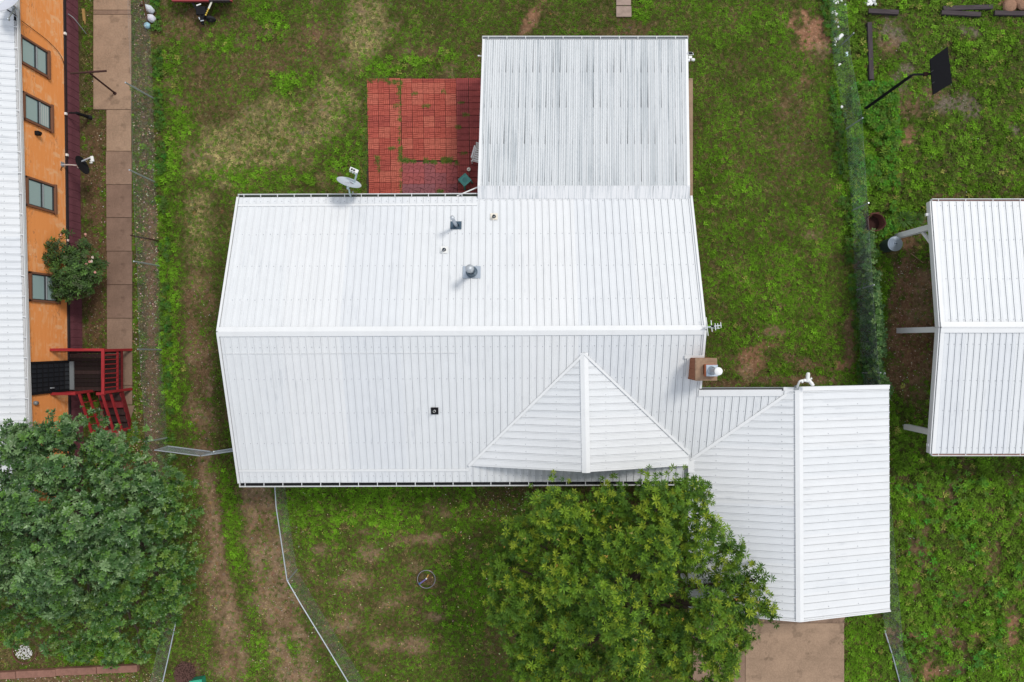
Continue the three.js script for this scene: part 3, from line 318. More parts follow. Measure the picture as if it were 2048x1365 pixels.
  { const v = sub(house, 'roof_vent', 'big conical roof vent with silver cap'), p = onB(944, 545); plate(p, 0.56, 0.42, 1, m.galv, v); part(v, 'cone', lathe([[0.20, -0.05], [0.185, 0.05], [0.12, 0.30], [0.10, 0.36]], 24).translate(p.x, p.y, p.z), m.galvd); part(v, 'pipe', rod(V3(p.x, p.y + 0.3, p.z), V3(p.x, p.y + 1.0, p.z), 0.085, 0.085, 16), m.galvd); part(v, 'cap', lathe([[0.001, 0.73], [0.05, 0.725], [0.122, 0.66], [0.125, 0.60], [0.11, 0.58]], 24).translate(p.x, p.y + 0.42, p.z), m.zinc); part(v, 'cap_band', lathe([[0.127, 0.60], [0.131, 0.62], [0.127, 0.64]], 24).translate(p.x, p.y + 0.42, p.z), m.galv); }
  { const v = sub(house, 'roof_vent', 'leaning grey flue pipe with small cap'), p = onB(913, 451); plate(p, 0.36, 0.28, 1, m.galvd, v); part(v, 'collar', lathe([[0.115, 0], [0.105, 0.09], [0.085, 0.10]], 20).translate(p.x + 0.02, p.y, p.z + 0.03), m.galvd); const a = V3(p.x + 0.02, p.y, p.z + 0.03), b = V3(p.x - 0.04, p.y + 0.95, p.z - 0.07); part(v, 'pipe', rod(a, b, 0.055, 0.055, 14), m.galv); part(v, 'cap', lathe([[0.001, 0.06], [0.05, 0.05], [0.075, 0.01], [0.07, -0.04]], 20).translate(b.x, b.y, b.z), m.zinc); }
  for (const [px, py, mat, f, lb] of [[889, 500, m.plasticW, 1, 'small plumbing pipe with pale square flashing'], [989, 434, m.plasticLid, 1, 'small plumbing pipe nearest the patio cover'], [869, 822, m.black, -1, 'small plumbing pipe with black square flashing']]) {
    const v = sub(house, 'roof_vent', lb), p = f > 0 ? onB(px, py) : onF(px, py); plate(p, 0.235, 0.235, f, mat, v); part(v, 'boot', lathe([[0.068, 0.0], [0.062, 0.06], [0.045, 0.11]], 18).translate(p.x, p.y, p.z), m.rubber); part(v, 'pipe', lathe([[0.04, 0.0], [0.04, 0.22], [0.032, 0.22], [0.032, 0.02], [0.001, 0.02]], 16).translate(p.x, p.y, p.z), f < 0 ? m.plasticW : m.pipe); }
  // brick chimney on the right gable
  { const c = sub(house, 'chimney', 'square brick chimney with mortar crown'), x0 = 5.50, x1 = 6.12, z0 = 0.56, z1 = 1.20, top = 4.55, g = [], bw = 0.20, bh = 0.066;
    part(c, 'mortar_core', box(x1 - x0 - 0.02, top, z1 - z0 - 0.02, (x0 + x1) / 2, top / 2 - 0.01, (z0 + z1) / 2), m.mortar);
    for (let k = 0; k * 0.077 < top - 0.05; k++) { const y = k * 0.077 + 0.035; if (y < 2) continue; const o = (k % 2) * 0.105; for (let x = x0 + o - 0.1; x < x1; x += 0.21) { const a = Math.max(x, x0), b = Math.min(x + bw, x1); if (b - a > 0.03) for (const z of [z0, z1]) g.push(box(b - a, bh, 0.03, (a + b) / 2, y, z)); } for (let z = z0 + o - 0.1; z < z1; z += 0.21) { const a = Math.max(z, z0), b = Math.min(z + bw, z1); if (b - a > 0.03) for (const x of [x0, x1]) g.push(box(0.03, bh, b - a, x, y, (a + b) / 2)); } }
    part(c, 'brickwork', g, m.brick, { kind: 'stuff' }); part(c, 'crown', [box(0.66, 0.05, 0.68, 5.81, top + 0.02, 0.88, 0, 0, 0, 0.015), lathe([[0.30, 0.04], [0.2, 0.09], [0.19, 0.10]], 4).rotateY(Math.PI / 4).translate(5.83, top, 0.88)], M(0.36, 0.24, 0.16, 0.95, { map: rep(tSpeck, 0.6) }));
    part(c, 'flue_tile', box(0.36, 0.22, 0.36, 5.90, top + 0.13, 0.90, 0, 0, 0, 0.02), M(0.36, 0.12, 0.06, 0.85)); part(c, 'flue_plate', box(0.34, 0.02, 0.34, 5.92, top + 0.25, 0.905), m.galv); part(c, 'flue_pipe', [lathe([[0.14, 0.26], [0.12, 0.33], [0.09, 0.36], [0.085, 0.75]], 20).translate(5.92, top, 0.905)], m.galv); part(c, 'flue_cap', lathe([[0.001, 0.80], [0.03, 0.80], [0.115, 0.77], [0.12, 0.73], [0.1, 0.72]], 24).translate(5.96, top, 0.905), m.white);
    part(c, 'chimney_flashing', [box(0.6, 0.02, 0.1, 5.62, hMain(0.5) + 0.05, 0.52, -tiltF), box(0.1, 0.02, 0.62, 5.45, hMain(0.85) + 0.045, 0.86, -tiltF)], m.trim); }
}
keepOff.push([-8.5, -4.35, 5.5, 4.2]);

// ------------------------------------------------------------------ corrugated patio cover behind the house
{
  const t = thing('patio_cover', 'streaky white corrugated patio cover with open gutter, behind the house', 'patio cover', V3(2.4, 0, -7.5));
  const a = V3(-0.977, 2.0, -10.16), b = V3(5.90, 2.0, -10.16), c = V3(5.77, 2.76, -5.02), d = V3(-1.10, 2.76, -5.02);
  part(t, 'roof_frame', [prism([a, b, c, d].map(p => p.clone().setY(p.y - 0.05)), 0.1)], m.fascia);
  const V = a.clone().sub(d), L = V.length(); V.normalize(); const U = V3(1, 0, 0);
  const S = slope(t, { O: d, U, V, u0: 0, u1: 6.86, hi: u => L * (1 + 0.0), pitch: 0.2262, per: 4, rib: corrug, mats: [m.stain, m.stain], uoff: 0.0, shift: false });
  screws(t, S, 0, 6.8, 0.2262, [0.18, 1.48, 2.75, 4.0], 0.113, () => 0, () => L, m.screwD); 
  parts(t, 'edge_trim', [bar(d.clone().add(V3(0.02, 0.005, 0)), a.clone().add(V3(0.02, 0.005, 0)), 0.08, 0.06), bar(c.clone().add(V3(-0.02, 0.005, 0)), b.clone().add(V3(-0.02, 0.005, 0)), 0.09, 0.06)], m.trim);
  gutter(t, V3(-1.0, 2.0, -10.18), V3(5.93, 2.0, -10.18), V3(0, 0, -1), 0.085, 0.08, 0.63, m.trim, M(0.22, 0.24, 0.26, 0.9));
  part(t, 'transition_flashing', prism([V3(-1.12, 2.80, -5.06), V3(5.80, 2.80, -5.06), V3(5.82, 2.655, -4.66), V3(-1.12, 2.655, -4.66)], 0.015), M(0.74, 0.74, 0.75, 0.7, { map: rep(tStain, 5, 1.7) }));
  for (const x of [-0.75, 2.4, 5.6]) part(t, 'post', box(0.1, 1.92, 0.1, x, 0.96, -9.9, 0, 0, 0, 0.01), m.post);
  part(t, 'brace_pole', rod(P(914, 392, 2.56), P(957, 374, 2.6), 0.022), m.plasticW);
}
keepOff.push([-1.0, -10.1, 5.8, -4.3]);

// ------------------------------------------------------------------ orange building on the left (built in its own axes: z along the wall, x out of the wall)
const OB = { pos: V3(-15.87, 0, -6), turn: 0.0127 };
const ob = thing('orange_building', 'weathered orange building with white metal roof and maroon skirting at the left', 'building', OB.pos, OB.turn);
{
  const L = (n, g, mt, o = {}, par = ob) => part(par, n, g, mt, { local: true, ...o }), z0 = -9.5, z1 = 11.5, eave = z => 3.04 - 0.024 * (z - 4.2);
  // lap-sided wall: courses of boards, each a little proud at its lower edge
  const n = 11, y0 = 0.8, yAt = (z, t) => lerp(y0, eave(z) - 0.09, t);
  L('wall', prism([V3(-0.02, 0, z0), V3(-0.02, 0, z1), V3(-0.02, eave(z1) - 0.1, z1), V3(-0.02, eave(z0) - 0.1, z0)], 3.4, V3(-1, 0, 0)), m.orange);
  for (let k = 0; k < n; k++) L('siding_board', prism([V3(0.022, yAt(z0, k / n), z0), V3(0.022, yAt(z1, k / n), z1), V3(0.008, yAt(z1, (k + 1) / n), z1), V3(0.008, yAt(z0, (k + 1) / n), z0)], 0.03, V3(-1, 0, 0)), m.orange);
  L('base_trim', box(0.06, 0.11, z1 - z0, 0.035, 0.755, (z0 + z1) / 2, 0, 0, 0, 0.008), m.darkTrim);
  for (let z = z0, k = 0; z < z1; z += 1.12, k++) { const g = [box(0.02, 0.70, 1.118, 0.03, 0.35, z + 0.56)]; for (let q = 0; q < 4; q++) g.push(box(0.016, 0.70, 0.215, 0.044, 0.35, z + 0.14 + q * 0.28, 0, 0, 0, 0.005)); L('skirting_panel', g, m.maroon); }
  // roof
  const E = eave, roof = L('roof', prism([V3(0.05, E(z0) - 0.06, z0), V3(0.05, E(z1) - 0.06, z1), V3(-4, E(z1) + 0.9, z1), V3(-4, E(z0) + 0.9, z0)], 0.1), m.fascia);
  { const off = new THREE.Group(), V = V3(4.05, -0.96, 0).normalize(), U = V3(0, E(z1) - E(z0), z1 - z0).normalize(), S = slope(off, { O: V3(-4, E(z0) + 0.93, z0), U, V, u0: 0, u1: z1 - z0, hi: () => 4.13, pitch: 0.2335 }); screws(off, S, 0, z1 - z0, 0.2335, [2.9, 3.7], 0.05, () => 0, () => 4.2); for (const c of [...off.children]) roof.add(c); }
  { const a = V3(0.03, E(z0) - 0.03, z0), b = V3(0.03, E(z1) - 0.03, z1), g = new THREE.Group(); g.position.set(0, 0, 0); gutter(g, a, b, V3(1, 0, 0), 0.115, 0.1, 0.66, m.trim, M(0.20, 0.16, 0.15, 0.9)); for (const c of [...g.children]) ob.add(c); }
  // windows: z and height ranges measured on the wall
  const wn = (za, zb2, ya, yb, lb, blinds) => { const w = sub(ob, 'window', lb), cz = (za + zb2) / 2 + 6, W = zb2 - za, cy = (ya + yb) / 2, H = yb - ya, f = (n2, g, mt) => L(n2, g, mt, {}, w);
    f('frame', [box(0.09, 0.08, W, 0.045, yb - 0.04, cz), box(0.12, 0.08, W + 0.05, 0.055, ya + 0.04, cz), box(0.09, H, 0.065, 0.045, cy, cz - W / 2 + 0.033), box(0.09, H, 0.065, 0.045, cy, cz + W / 2 - 0.033)], m.frame);
    f('sash', [box(0.05, 0.03, W - 0.18, 0.052, ya + H * 0.50, cz), box(0.03, 0.03, W - 0.18, 0.045, yb - 0.12, cz), box(0.05, 0.035, W - 0.18, 0.045, ya + 0.14, cz), box(0.045, H - 0.22, 0.03, 0.04, cy, cz - W / 2 + 0.08), box(0.045, H - 0.22, 0.03, 0.04, cy, cz + W / 2 - 0.08)], M(0.04, 0.044, 0.048, 0.6));
    f('meeting_rail', box(0.05, 0.028, W - 0.2, 0.062, ya + H * 0.455, cz), m.zinc);
    f('pane', box(0.008, H * 0.46, W - 0.14, 0.036, ya + H * 0.74, cz), m.glass); f('pane', box(0.008, H * 0.36, W - 0.14, 0.042, ya + H * 0.30, cz), m.glass);
    if (blinds) for (let k = 0; k < 5; k++) f('blind_slat', box(0.012, 0.05, W - 0.24, 0.043, ya + H * (0.16 + 0.07 * k), cz), M(0.5, 0.52, 0.5, 0.6)); };
  wn(-9.90, -8.98, 1.63, 3.04, 'top window of the orange wall'); wn(-8.10, -7.18, 1.50, 2.92, 'second window with pale slats behind the glass', true); wn(-5.38, -4.40, 1.38, 2.83, 'third window above the shrub'); wn(-2.28, -1.30, 1.26, 2.72, 'window half hidden by the flowering shrub');
  { const d = sub(ob, 'door', 'black security door onto the deck'), f = (n2, g, mt) => L(n2, g, mt, {}, d), za = 6.76, zb2 = 7.70; f('door_panel', box(0.05, 1.98, zb2 - za, 0.03, 1.76, (za + zb2) / 2), M(0.022, 0.025, 0.032, 0.45)); const g = []; for (let k = 0; k <= 6; k++) g.push(box(0.025, 1.98, 0.022, 0.07, 1.76, lerp(za, zb2, k / 6))); for (let k = 0; k <= 7; k++) g.push(box(0.022, 0.022, zb2 - za, 0.072, lerp(0.80, 2.73, k / 7), (za + zb2) / 2)); f('security_bars', g, m.black); f('frame', [box(0.09, 2.08, 0.07, 0.04, 1.78, za - 0.04), box(0.09, 2.08, 0.07, 0.04, 1.78, zb2 + 0.04)], m.black); f('threshold', box(0.22, 0.04, 1.0, 0.12, 0.79, (za + zb2) / 2), m.pipeDull); f('handle', box(0.06, 0.14, 0.04, 0.10, 1.75, zb2 - 0.1), m.zinc); }
  L('wall_light', [box(0.14, 0.16, 0.14, 0.09, 2.28, -0.02 - 0.9 + 0.0, 0, 0, 0, 0.02), box(0.06, 0.08, 0.08, 0.17, 2.28, -0.92)], m.black);
  L('wall_vent', lathe([[0.001, 0.1], [0.06, 0.1], [0.075, 0.05], [0.075, 0]], 16).rotateZ(-Math.PI / 2).translate(0.02, 2.5, 8.05), m.pipeDull);
  L('cable', [tube([V3(0.07, 2.95, -4.35), V3(0.05, 2.4, -4.33), V3(0.05, 1.6, -4.25), V3(0.06, 1.05, -4.05), V3(0.08, 0.85, -3.7), V3(0.08, 0.82, -2.5), V3(0.09, 0.8, -0.3)], 0.010, 5, 50)], m.rustd);
  for (const [z, y] of [[-4.9, 0.82], [-2.05, 0.84], [-0.6, 0.80]]) L('outlet_box', box(0.07, 0.09, 0.09, 0.09, y, z, 0, 0, 0, 0.01), m.plasticW);
  L('hose_bib', tube([V3(0.06, 0.6, -5.7), V3(0.2, 0.55, -5.6), V3(0.3, 0.3, -5.4), V3(0.34, 0.02, -5.25)], 0.018), m.pipeDull);
}
keepOff.push([-19, -15, -15.75, 8]);

// ------------------------------------------------------------------ open carport of the neighbour on the right
{
  const t = thing('neighbour_carport', 'open white carport with rust-edged metal gable roof at the right', 'carport', V3(16, 0, -0.45));
  const zr2 = -0.445, hr2 = 2.90, he2 = 2.42, z0 = -4.62, z1 = 3.72, xa = 13.90, x1 = 21.5, X = V3(1, 0, 0);
  const nb2 = V3(0, he2 - hr2, z0 - zr2).normalize(), nf2 = V3(0, he2 - hr2, z1 - zr2).normalize(), L1 = Math.hypot(hr2 - he2, zr2 - z0), L2 = Math.hypot(hr2 - he2, z1 - zr2);
  const roof = part(t, 'roof', [prism([V3(xa + 0.04, hr2 - 0.05, zr2), V3(x1, hr2 - 0.05, zr2), V3(x1, he2 - 0.05, z0 + 0.04), V3(xa + 0.04, he2 - 0.05, z0 + 0.04)], 0.08), prism([V3(xa + 0.04, hr2 - 0.05, zr2), V3(x1, hr2 - 0.05, zr2), V3(x1, he2 - 0.05, z1 - 0.04), V3(xa + 0.04, he2 - 0.05, z1 - 0.04)], 0.08)], m.fascia);
  const A = slope(roof, { O: V3(0, hr2, zr2), U: X, V: nb2, u0: xa, u1: x1, hi: () => L1, pitch: 0.232, uoff: xa }), B = slope(roof, { O: V3(0, hr2, zr2), U: X, V: nf2, u0: xa, u1: x1, hi: () => L2, pitch: 0.205, uoff: xa, mats: [m.roof2, m.roof, m.roof2] });
  screws(roof, A, xa, x1, 0.232, [0.25, 1.6, 2.9, 4.05], xa + 0.05, () => 0, () => L1); screws(roof, B, xa, x1, 0.205, [0.55, 1.75, 2.75, 4.0], xa + 0.05, () => 0, () => L2);
  part(t, 'ridge_cap', [nb2, nf2].map((v, i) => bar(V3(xa - 0.02, hr2 + 0.04, zr2).addScaledVector(v, 0.09), V3(x1, hr2 + 0.04, zr2).addScaledVector(v, 0.09), 0.18, 0.012, [A, B][i].N)), m.trim);
  part(t, 'ridge_roll', rod(V3(xa - 0.02, hr2 + 0.05, zr2), V3(x1, hr2 + 0.05, zr2), 0.022), m.trim);
  parts(t, 'fascia_board', [[nb2, L1], [nf2, L2]].map(([v, L]) => bar(V3(xa - 0.05, hr2 - 0.10, zr2), V3(xa - 0.05, hr2 - 0.10, zr2).addScaledVector(v, L), 0.035, 0.20)), m.fascia);
  parts(t, 'edge_trim', [[nb2, L1, A], [nf2, L2, B]].map(([v, L, S]) => bar(V3(xa + 0.04, hr2 + 0.02, zr2), V3(xa + 0.04, hr2 + 0.02, zr2).addScaledVector(v, L), 0.12, 0.03, S.N)), m.trim);
  gutter(t, V3(xa, he2 - 0.01, z0 - 0.005), V3(x1, he2 - 0.01, z0 - 0.005), V3(0, 0, -1), 0.075, 0.08, 0.9, m.trim, m.rustGut); gutter(t, V3(xa, he2 - 0.01, z1 + 0.005), V3(x1, he2 - 0.01, z1 + 0.005), V3(0, 0, 1), 0.07, 0.08, 0.9, m.trim, m.rustGut);
  for (const [z, x, h] of [[-3.83, 14.10, 2.42], [-0.38, 14.18, 2.72], [3.13, 14.40, 2.42]]) part(t, 'post', box(0.19, h, 0.19, x, h / 2, z, 0, 0, 0, 0.012), m.post);
  parts(t, 'brace', [bar(V3(14.12, 1.55, -3.75), V3(14.12, 2.40, -2.95), 0.09, 0.09), bar(V3(14.40, 1.55, 3.05), V3(14.40, 2.40, 2.3), 0.09, 0.09)], m.post);
  parts(t, 'beam', [-3.9, 3.2].map(z => box(7.4, 0.16, 0.1, 17.75, 2.28, z)).concat([bar(V3(13.75, 2.33, -4.2), V3(14.6, 2.33, -4.2), 0.09, 0.09), bar(V3(13.8, 2.33, 3.45), V3(14.6, 2.33, 3.45), 0.09, 0.09)]), m.post);
  for (const [z, x] of [[-3.83, 20.8], [3.13, 20.8]]) part(t, 'post', box(0.16, 2.42, 0.16, x, 1.21, z, 0, 0, 0, 0.012), m.post);
}
// ------------------------------------------------------------------ red deck and stairs
{
  const t = thing('deck', 'dark wooden deck with red railings and stairs at the orange building door', 'deck', V3(-14.9, 0, 1.0));
  const x0 = -15.78, x1 = -13.93, z0 = 0.30, z1 = 1.78, y = 0.75, n = 10;
  for (let k = 0; k < n; k++) { const w = (z1 - z0) / n; part(t, 'deck_board', box(x1 - x0, 0.035, w - 0.012, (x0 + x1) / 2, y - 0.018 + rr(0, 0.004), z0 + (k + 0.5) * w), k % 4 === 1 ? m.deck2 : m.deck); }
  part(t, 'joist', [box(x1 - x0, 0.14, 0.04, (x0 + x1) / 2, y - 0.11, z0 + 0.02), box(x1 - x0, 0.14, 0.04, (x0 + x1) / 2, y - 0.11, z1 - 0.02), box(0.04, 0.14, z1 - z0, x1 - 0.02, y - 0.11, (z0 + z1) / 2)], m.redd);
  const post = (x, z, h = 1.72, b = 0) => part(t, 'railing_post', box(0.09, h - b, 0.09, x, (h + b) / 2, z, 0, 0, 0, 0.008), m.red);
  post(-13.95, 0.32); post(-13.95, 1.76); post(-14.95, 1.78, 1.72); post(-15.74, 0.30, 1.70, 0.7); post(-15.74, 1.80, 1.70, 0.7);
  const rail = (a, b, w = 0.09, h = 0.04, mt = m.red) => part(t, 'rail', bar(a, b, w, h), mt);
  rail(V3(-15.76, 1.72, 0.30), V3(-13.9, 1.74, 0.30)); rail(V3(-13.95, 1.74, 0.26), V3(-13.95, 1.74, 1.82), 0.10); rail(V3(-13.95, 0.88, 0.32), V3(-13.95, 0.88, 1.78), 0.04, 0.08); rail(V3(-15.76, 0.88, 0.30), V3(-13.95, 0.88, 0.30), 0.04, 0.08); rail(V3(-15.76, 1.72, 1.80), V3(-14.9, 1.72, 1.80)); rail(V3(-15.76, 0.9, 1.80), V3(-14.95, 0.9, 1.80), 0.04, 0.08); rail(V3(-14.2, 1.70, 1.80), V3(-13.9, 1.70, 1.80));
  for (let k = 1; k < 9; k++) part(t, 'baluster', box(0.035, 0.84, 0.035, -13.95, 1.30, lerp(0.32, 1.76, k / 9)), m.red);
  for (let k = 1; k < 10; k++) part(t, 'baluster', box(0.035, 0.84, 0.035, lerp(-15.74, -13.95, k / 10), 1.30, 0.30), m.red);
  for (let k = 1; k < 5; k++) part(t, 'baluster', box(0.035, 0.84, 0.035, lerp(-15.74, -14.95, k / 5), 1.30, 1.80), m.red);
  for (let k = 0; k < 5; k++) { part(t, 'tread', [box(0.78, 0.032, 0.125, -14.36, 0.62 - k * 0.13, 1.93 + k * 0.27), box(0.78, 0.032, 0.125, -14.36, 0.62 - k * 0.13, 2.06 + k * 0.27)], k === 1 ? m.redd : m.deck2); }
  part(t, 'stringer', [-14.76, -13.97].map(x => bar(V3(x, 0.62, 1.8), V3(x, 0.02, 3.1), 0.04, 0.2)), m.redd);
  for (const x of [-14.78, -14.0]) { post(x, 3.2, 0.98); rail(V3(x, 1.70, 1.82), V3(x, 1.0, 3.24), 0.085); rail(V3(x, 1.22, 1.82), V3(x, 0.52, 3.2), 0.07, 0.05); }
  for (let k = 1; k < 5; k++) part(t, 'baluster', box(0.03, 0.75, 0.03, -14.78, lerp(1.25, 0.6, k / 5), lerp(1.85, 3.2, k / 5)), m.red);
}
// ------------------------------------------------------------------ chain link fences
function chainLink(a, b, h0, h1, step = 0.062, r = 0.00095) { // two families of crossing wires, clipped to the panel
  const L = a.distanceTo(b), d = b.clone().sub(a).normalize(), H = h1 - h0, T = [], n = V3(-d.z, 0, d.x), k = 0.62, at = (u, y, o) => a.clone().addScaledVector(d, u).setY(a.y + h0 + y).addScaledVector(n, o);
  for (const s of [1, -1]) for (let u = -H * k; u < L + H * k; u += step) { let ua = u, ub = u + s * H * k, ya = 0, yb = H; const cl = x => { const t = (x - ua) / (ub - ua); return ya + (yb - ya) * t; }; let [p, yp, q, yq] = [ua, ya, ub, yb]; const fix = (x, y) => x < 0 ? [0, cl(0)] : x > L ? [L, cl(L)] : [x, y]; if ((p < 0 && q < 0) || (p > L && q > L)) continue; [p, yp] = fix(p, yp); [q, yq] = fix(q, yq); if (Math.abs(yq - yp) < 0.02) continue;
    const o = s * r * 0.8, A = at(p, yp, o), B = at(q, yq, o), e = n.clone().multiplyScalar(r * 1.6), w = d.clone().multiplyScalar(r), c = [A.clone().add(w), A.clone().sub(w), A.clone().add(e)], f = [B.clone().add(w), B.clone().sub(w), B.clone().add(e)]; for (let i = 0; i < 3; i++) { const j = (i + 1) % 3; T.push([c[i], c[j], f[j]], [c[i], f[j], f[i]]); } }
  return tri(T);
}
function fence(label, pts, h, { posts = [], rails = [], group, mesh = m.wire, dark = [] } = {}) {
  const W = pts.map(p => P(p[0], p[1])), c = W[0].clone().add(W[W.length - 1]).multiplyScalar(0.5), t = thing('chain_link_fence', label, 'fence', c, 0, group), g = [];
  for (let i = 0; i + 1 < W.length; i++) { g.push(chainLink(W[i], W[i + 1], 0.03, h)); for (const y of rails) part(t, y > 0.3 ? 'top_rail' : 'bottom_rail', rod(W[i].clone().setY(y), W[i + 1].clone().setY(y), 0.022), m.pipe); if (!rails.some(y => y > 0.5)) part(t, 'tension_wire', rod(W[i].clone().setY(h), W[i + 1].clone().setY(h), 0.0022, 0.0022, 4), m.pipeDull); }
  part(t, 'chain_link_mesh', g, mesh); posts.forEach(([bx, by, tx, ty, hh, mt], i) => part(t, 'post', rod(P(bx, by), P(tx, ty, hh), 0.026, 0.026, 10), mt || m.pipeDull)); return t;
}
fence('long leaning chain link fence between the walkway and the back lawn', [[299, -30], [302, 80], [307, 197], [311, 365], [315, 480], [319, 540], [323, 700], [330, 800], [337, 905], [344, 1060], [352, 1245]], 1.5, { posts: [[307, 197, 250, 165, 1.62, m.pipe], [311, 365, 258, 340, 1.62, m.pipe], [317, 482, 261, 471, 1.62, m.pipeRust], [319, 532, 267, 523, 1.6, m.pipe], [323, 700, 275, 699, 1.5], [335, 876, 290, 884, 1.35, m.pipe]] });
fence('short chain link run with a bright pipe, beside the mulch heap', [[353, 1243], [340, 1305], [322, 1385]], 1.15, { rails: [0.07] });
fence('front yard chain link fence with a bright top rail, bending toward the street', [[569, 936], [573, 1000], [594, 1140], [620, 1185], [672, 1270], [738, 1380]], 1.12, { rails: [1.12], posts: [[594, 1140, 575, 1162, 1.16, m.pipe]] });
fence('overgrown chain link fence along the right edge of the lawn', [[1653, -30], [1668, 140], [1689, 250], [1700, 424], [1710, 580], [1718, 700], [1727, 790], [1745, 1000], [1767, 1258]], 1.25, { posts: [[1681, 92, 1708, 66, 1.2], [1691, 259, 1726, 236, 1.3, m.pipe], [1699, 424, 1738, 406, 1.3, m.pipe], [1711, 581, 1749, 570, 1.3, m.pipeDull], [1722, 746, 1762, 746, 1.3]] });
fence('chain link run with a bright pipe, beside the driveway lawn', [[1767, 1258], [1785, 1315], [1804, 1385]], 1.15, { rails: [0.07] });
{ // gate between fence and house
  const t = thing('chain_link_gate', 'double chain link gate of grey pipe between the fence and the house', 'gate', P(420, 905));
  const leaf = (a, b) => { const l = sub(t, 'gate_leaf'), A = P(...a), B = P(...b), y0 = 0.10, y1 = 1.02, r = 0.022, up = (v, y) => v.clone().setY(y); part(l, 'frame', [rod(up(A, y0), up(B, y0), r), rod(up(A, y1), up(B, y1), r), rod(up(A, y0), up(A, y1), r), rod(up(B, y0), up(B, y1), r)], m.pipe); part(l, 'mesh', chainLink(A, B, y0, y1, 0.05, 0.0021), m.wire); };
  leaf([338, 892], [424, 903]); leaf([428, 903], [500, 892]); part(t, 'post', [rod(P(427, 904, 0), P(427, 904, 1.0), 0.02)], m.pipe);
}
{ const t = thing('clothesline_post', 'rusty brown T-shaped clothesline post standing on the walkway', 'clothesline post', P(230, 187)); const top = P(178, 146, 1.80); part(t, 'pole', rod(P(230, 187), top, 0.032, 0.032, 10), m.pipeRust); part(t, 'crossbar', rod(P(140, 147, 1.78), P(212, 142, 1.82), 0.034, 0.034, 10), m.pipeRust); part(t, 'foot_collar', lathe([[0.055, 0], [0.055, 0.06], [0.035, 0.07]], 12).translate(...P(230, 187, 0.04).toArray()), m.pipeRust); }
{ const t = thing('standpipe', 'short black pipe standing against the maroon skirting', 'pipe', P(182, 236)); const a = P(182, 236), b = P(152, 226, 0.80); part(t, 'pipe', rod(a, b, 0.058, 0.052, 14), m.black); part(t, 'coupling', rod(a.clone().lerp(b, 0.04), a.clone().lerp(b, 0.24), 0.072, 0.072, 14), m.rubber); part(t, 'bracket', box(0.3, 0.04, 0.05, b.x - 0.12, b.y, b.z), m.black); }
{ const t = thing('wood_stake', 'short yellow wooden stake lying on the grass by the skirting', 'stake', P(168, 32)); part(t, 'shaft', bar(P(166, 18, 0.04), P(168.5, 42, 0.04), 0.085, 0.06), m.woodY); part(t, 'pointed_end', rod(P(168.5, 42, 0.04), P(169.5, 49, 0.04), 0.045, 0.012, 4), m.woodY); }
// ------------------------------------------------------------------ dishes, aerial, lamps
function dish(name, label, cat, c, nrm, rad, mount, lnb, faceMat, backMat, armMat, arm) {
  const t = thing(name, label, cat, mount[0]), pr = []; for (let i = 0; i <= 8; i++) { const r = i / 8; pr.push([r * rad + 0.0005, 0.16 * rad * r * r]); } pr.push([rad + 0.012, 0.16 * rad + 0.004], [rad + 0.012, 0.16 * rad - 0.012], [rad * 0.8, 0.16 * rad * 0.64 - 0.016], [0.001, -0.016]);
  const Q = new THREE.Quaternion().setFromUnitVectors(V3(0, 1, 0), nrm.clone().normalize()), sh = g => g.scale(1, 1, 1.12).applyQuaternion(Q).translate(c.x, c.y, c.z);
  part(t, 'reflector', sh(lathe(pr.slice(0, 9), 36)), faceMat); part(t, 'reflector_back', sh(lathe(pr.slice(8), 36)), backMat);
  part(t, 'bracket', rod(c.clone().addScaledVector(nrm, -0.02), c.clone().addScaledVector(nrm, -0.16).add(V3(0, -0.05, 0)), 0.05, 0.04), armMat); part(t, 'mast', mount.length > 2 ? tube(mount, 0.026, 8) : rod(mount[0], mount[1], 0.026), armMat);
  part(t, 'feed_arm', bar(arm[0], arm[1], 0.045, 0.04), armMat); return { t, Q };
}
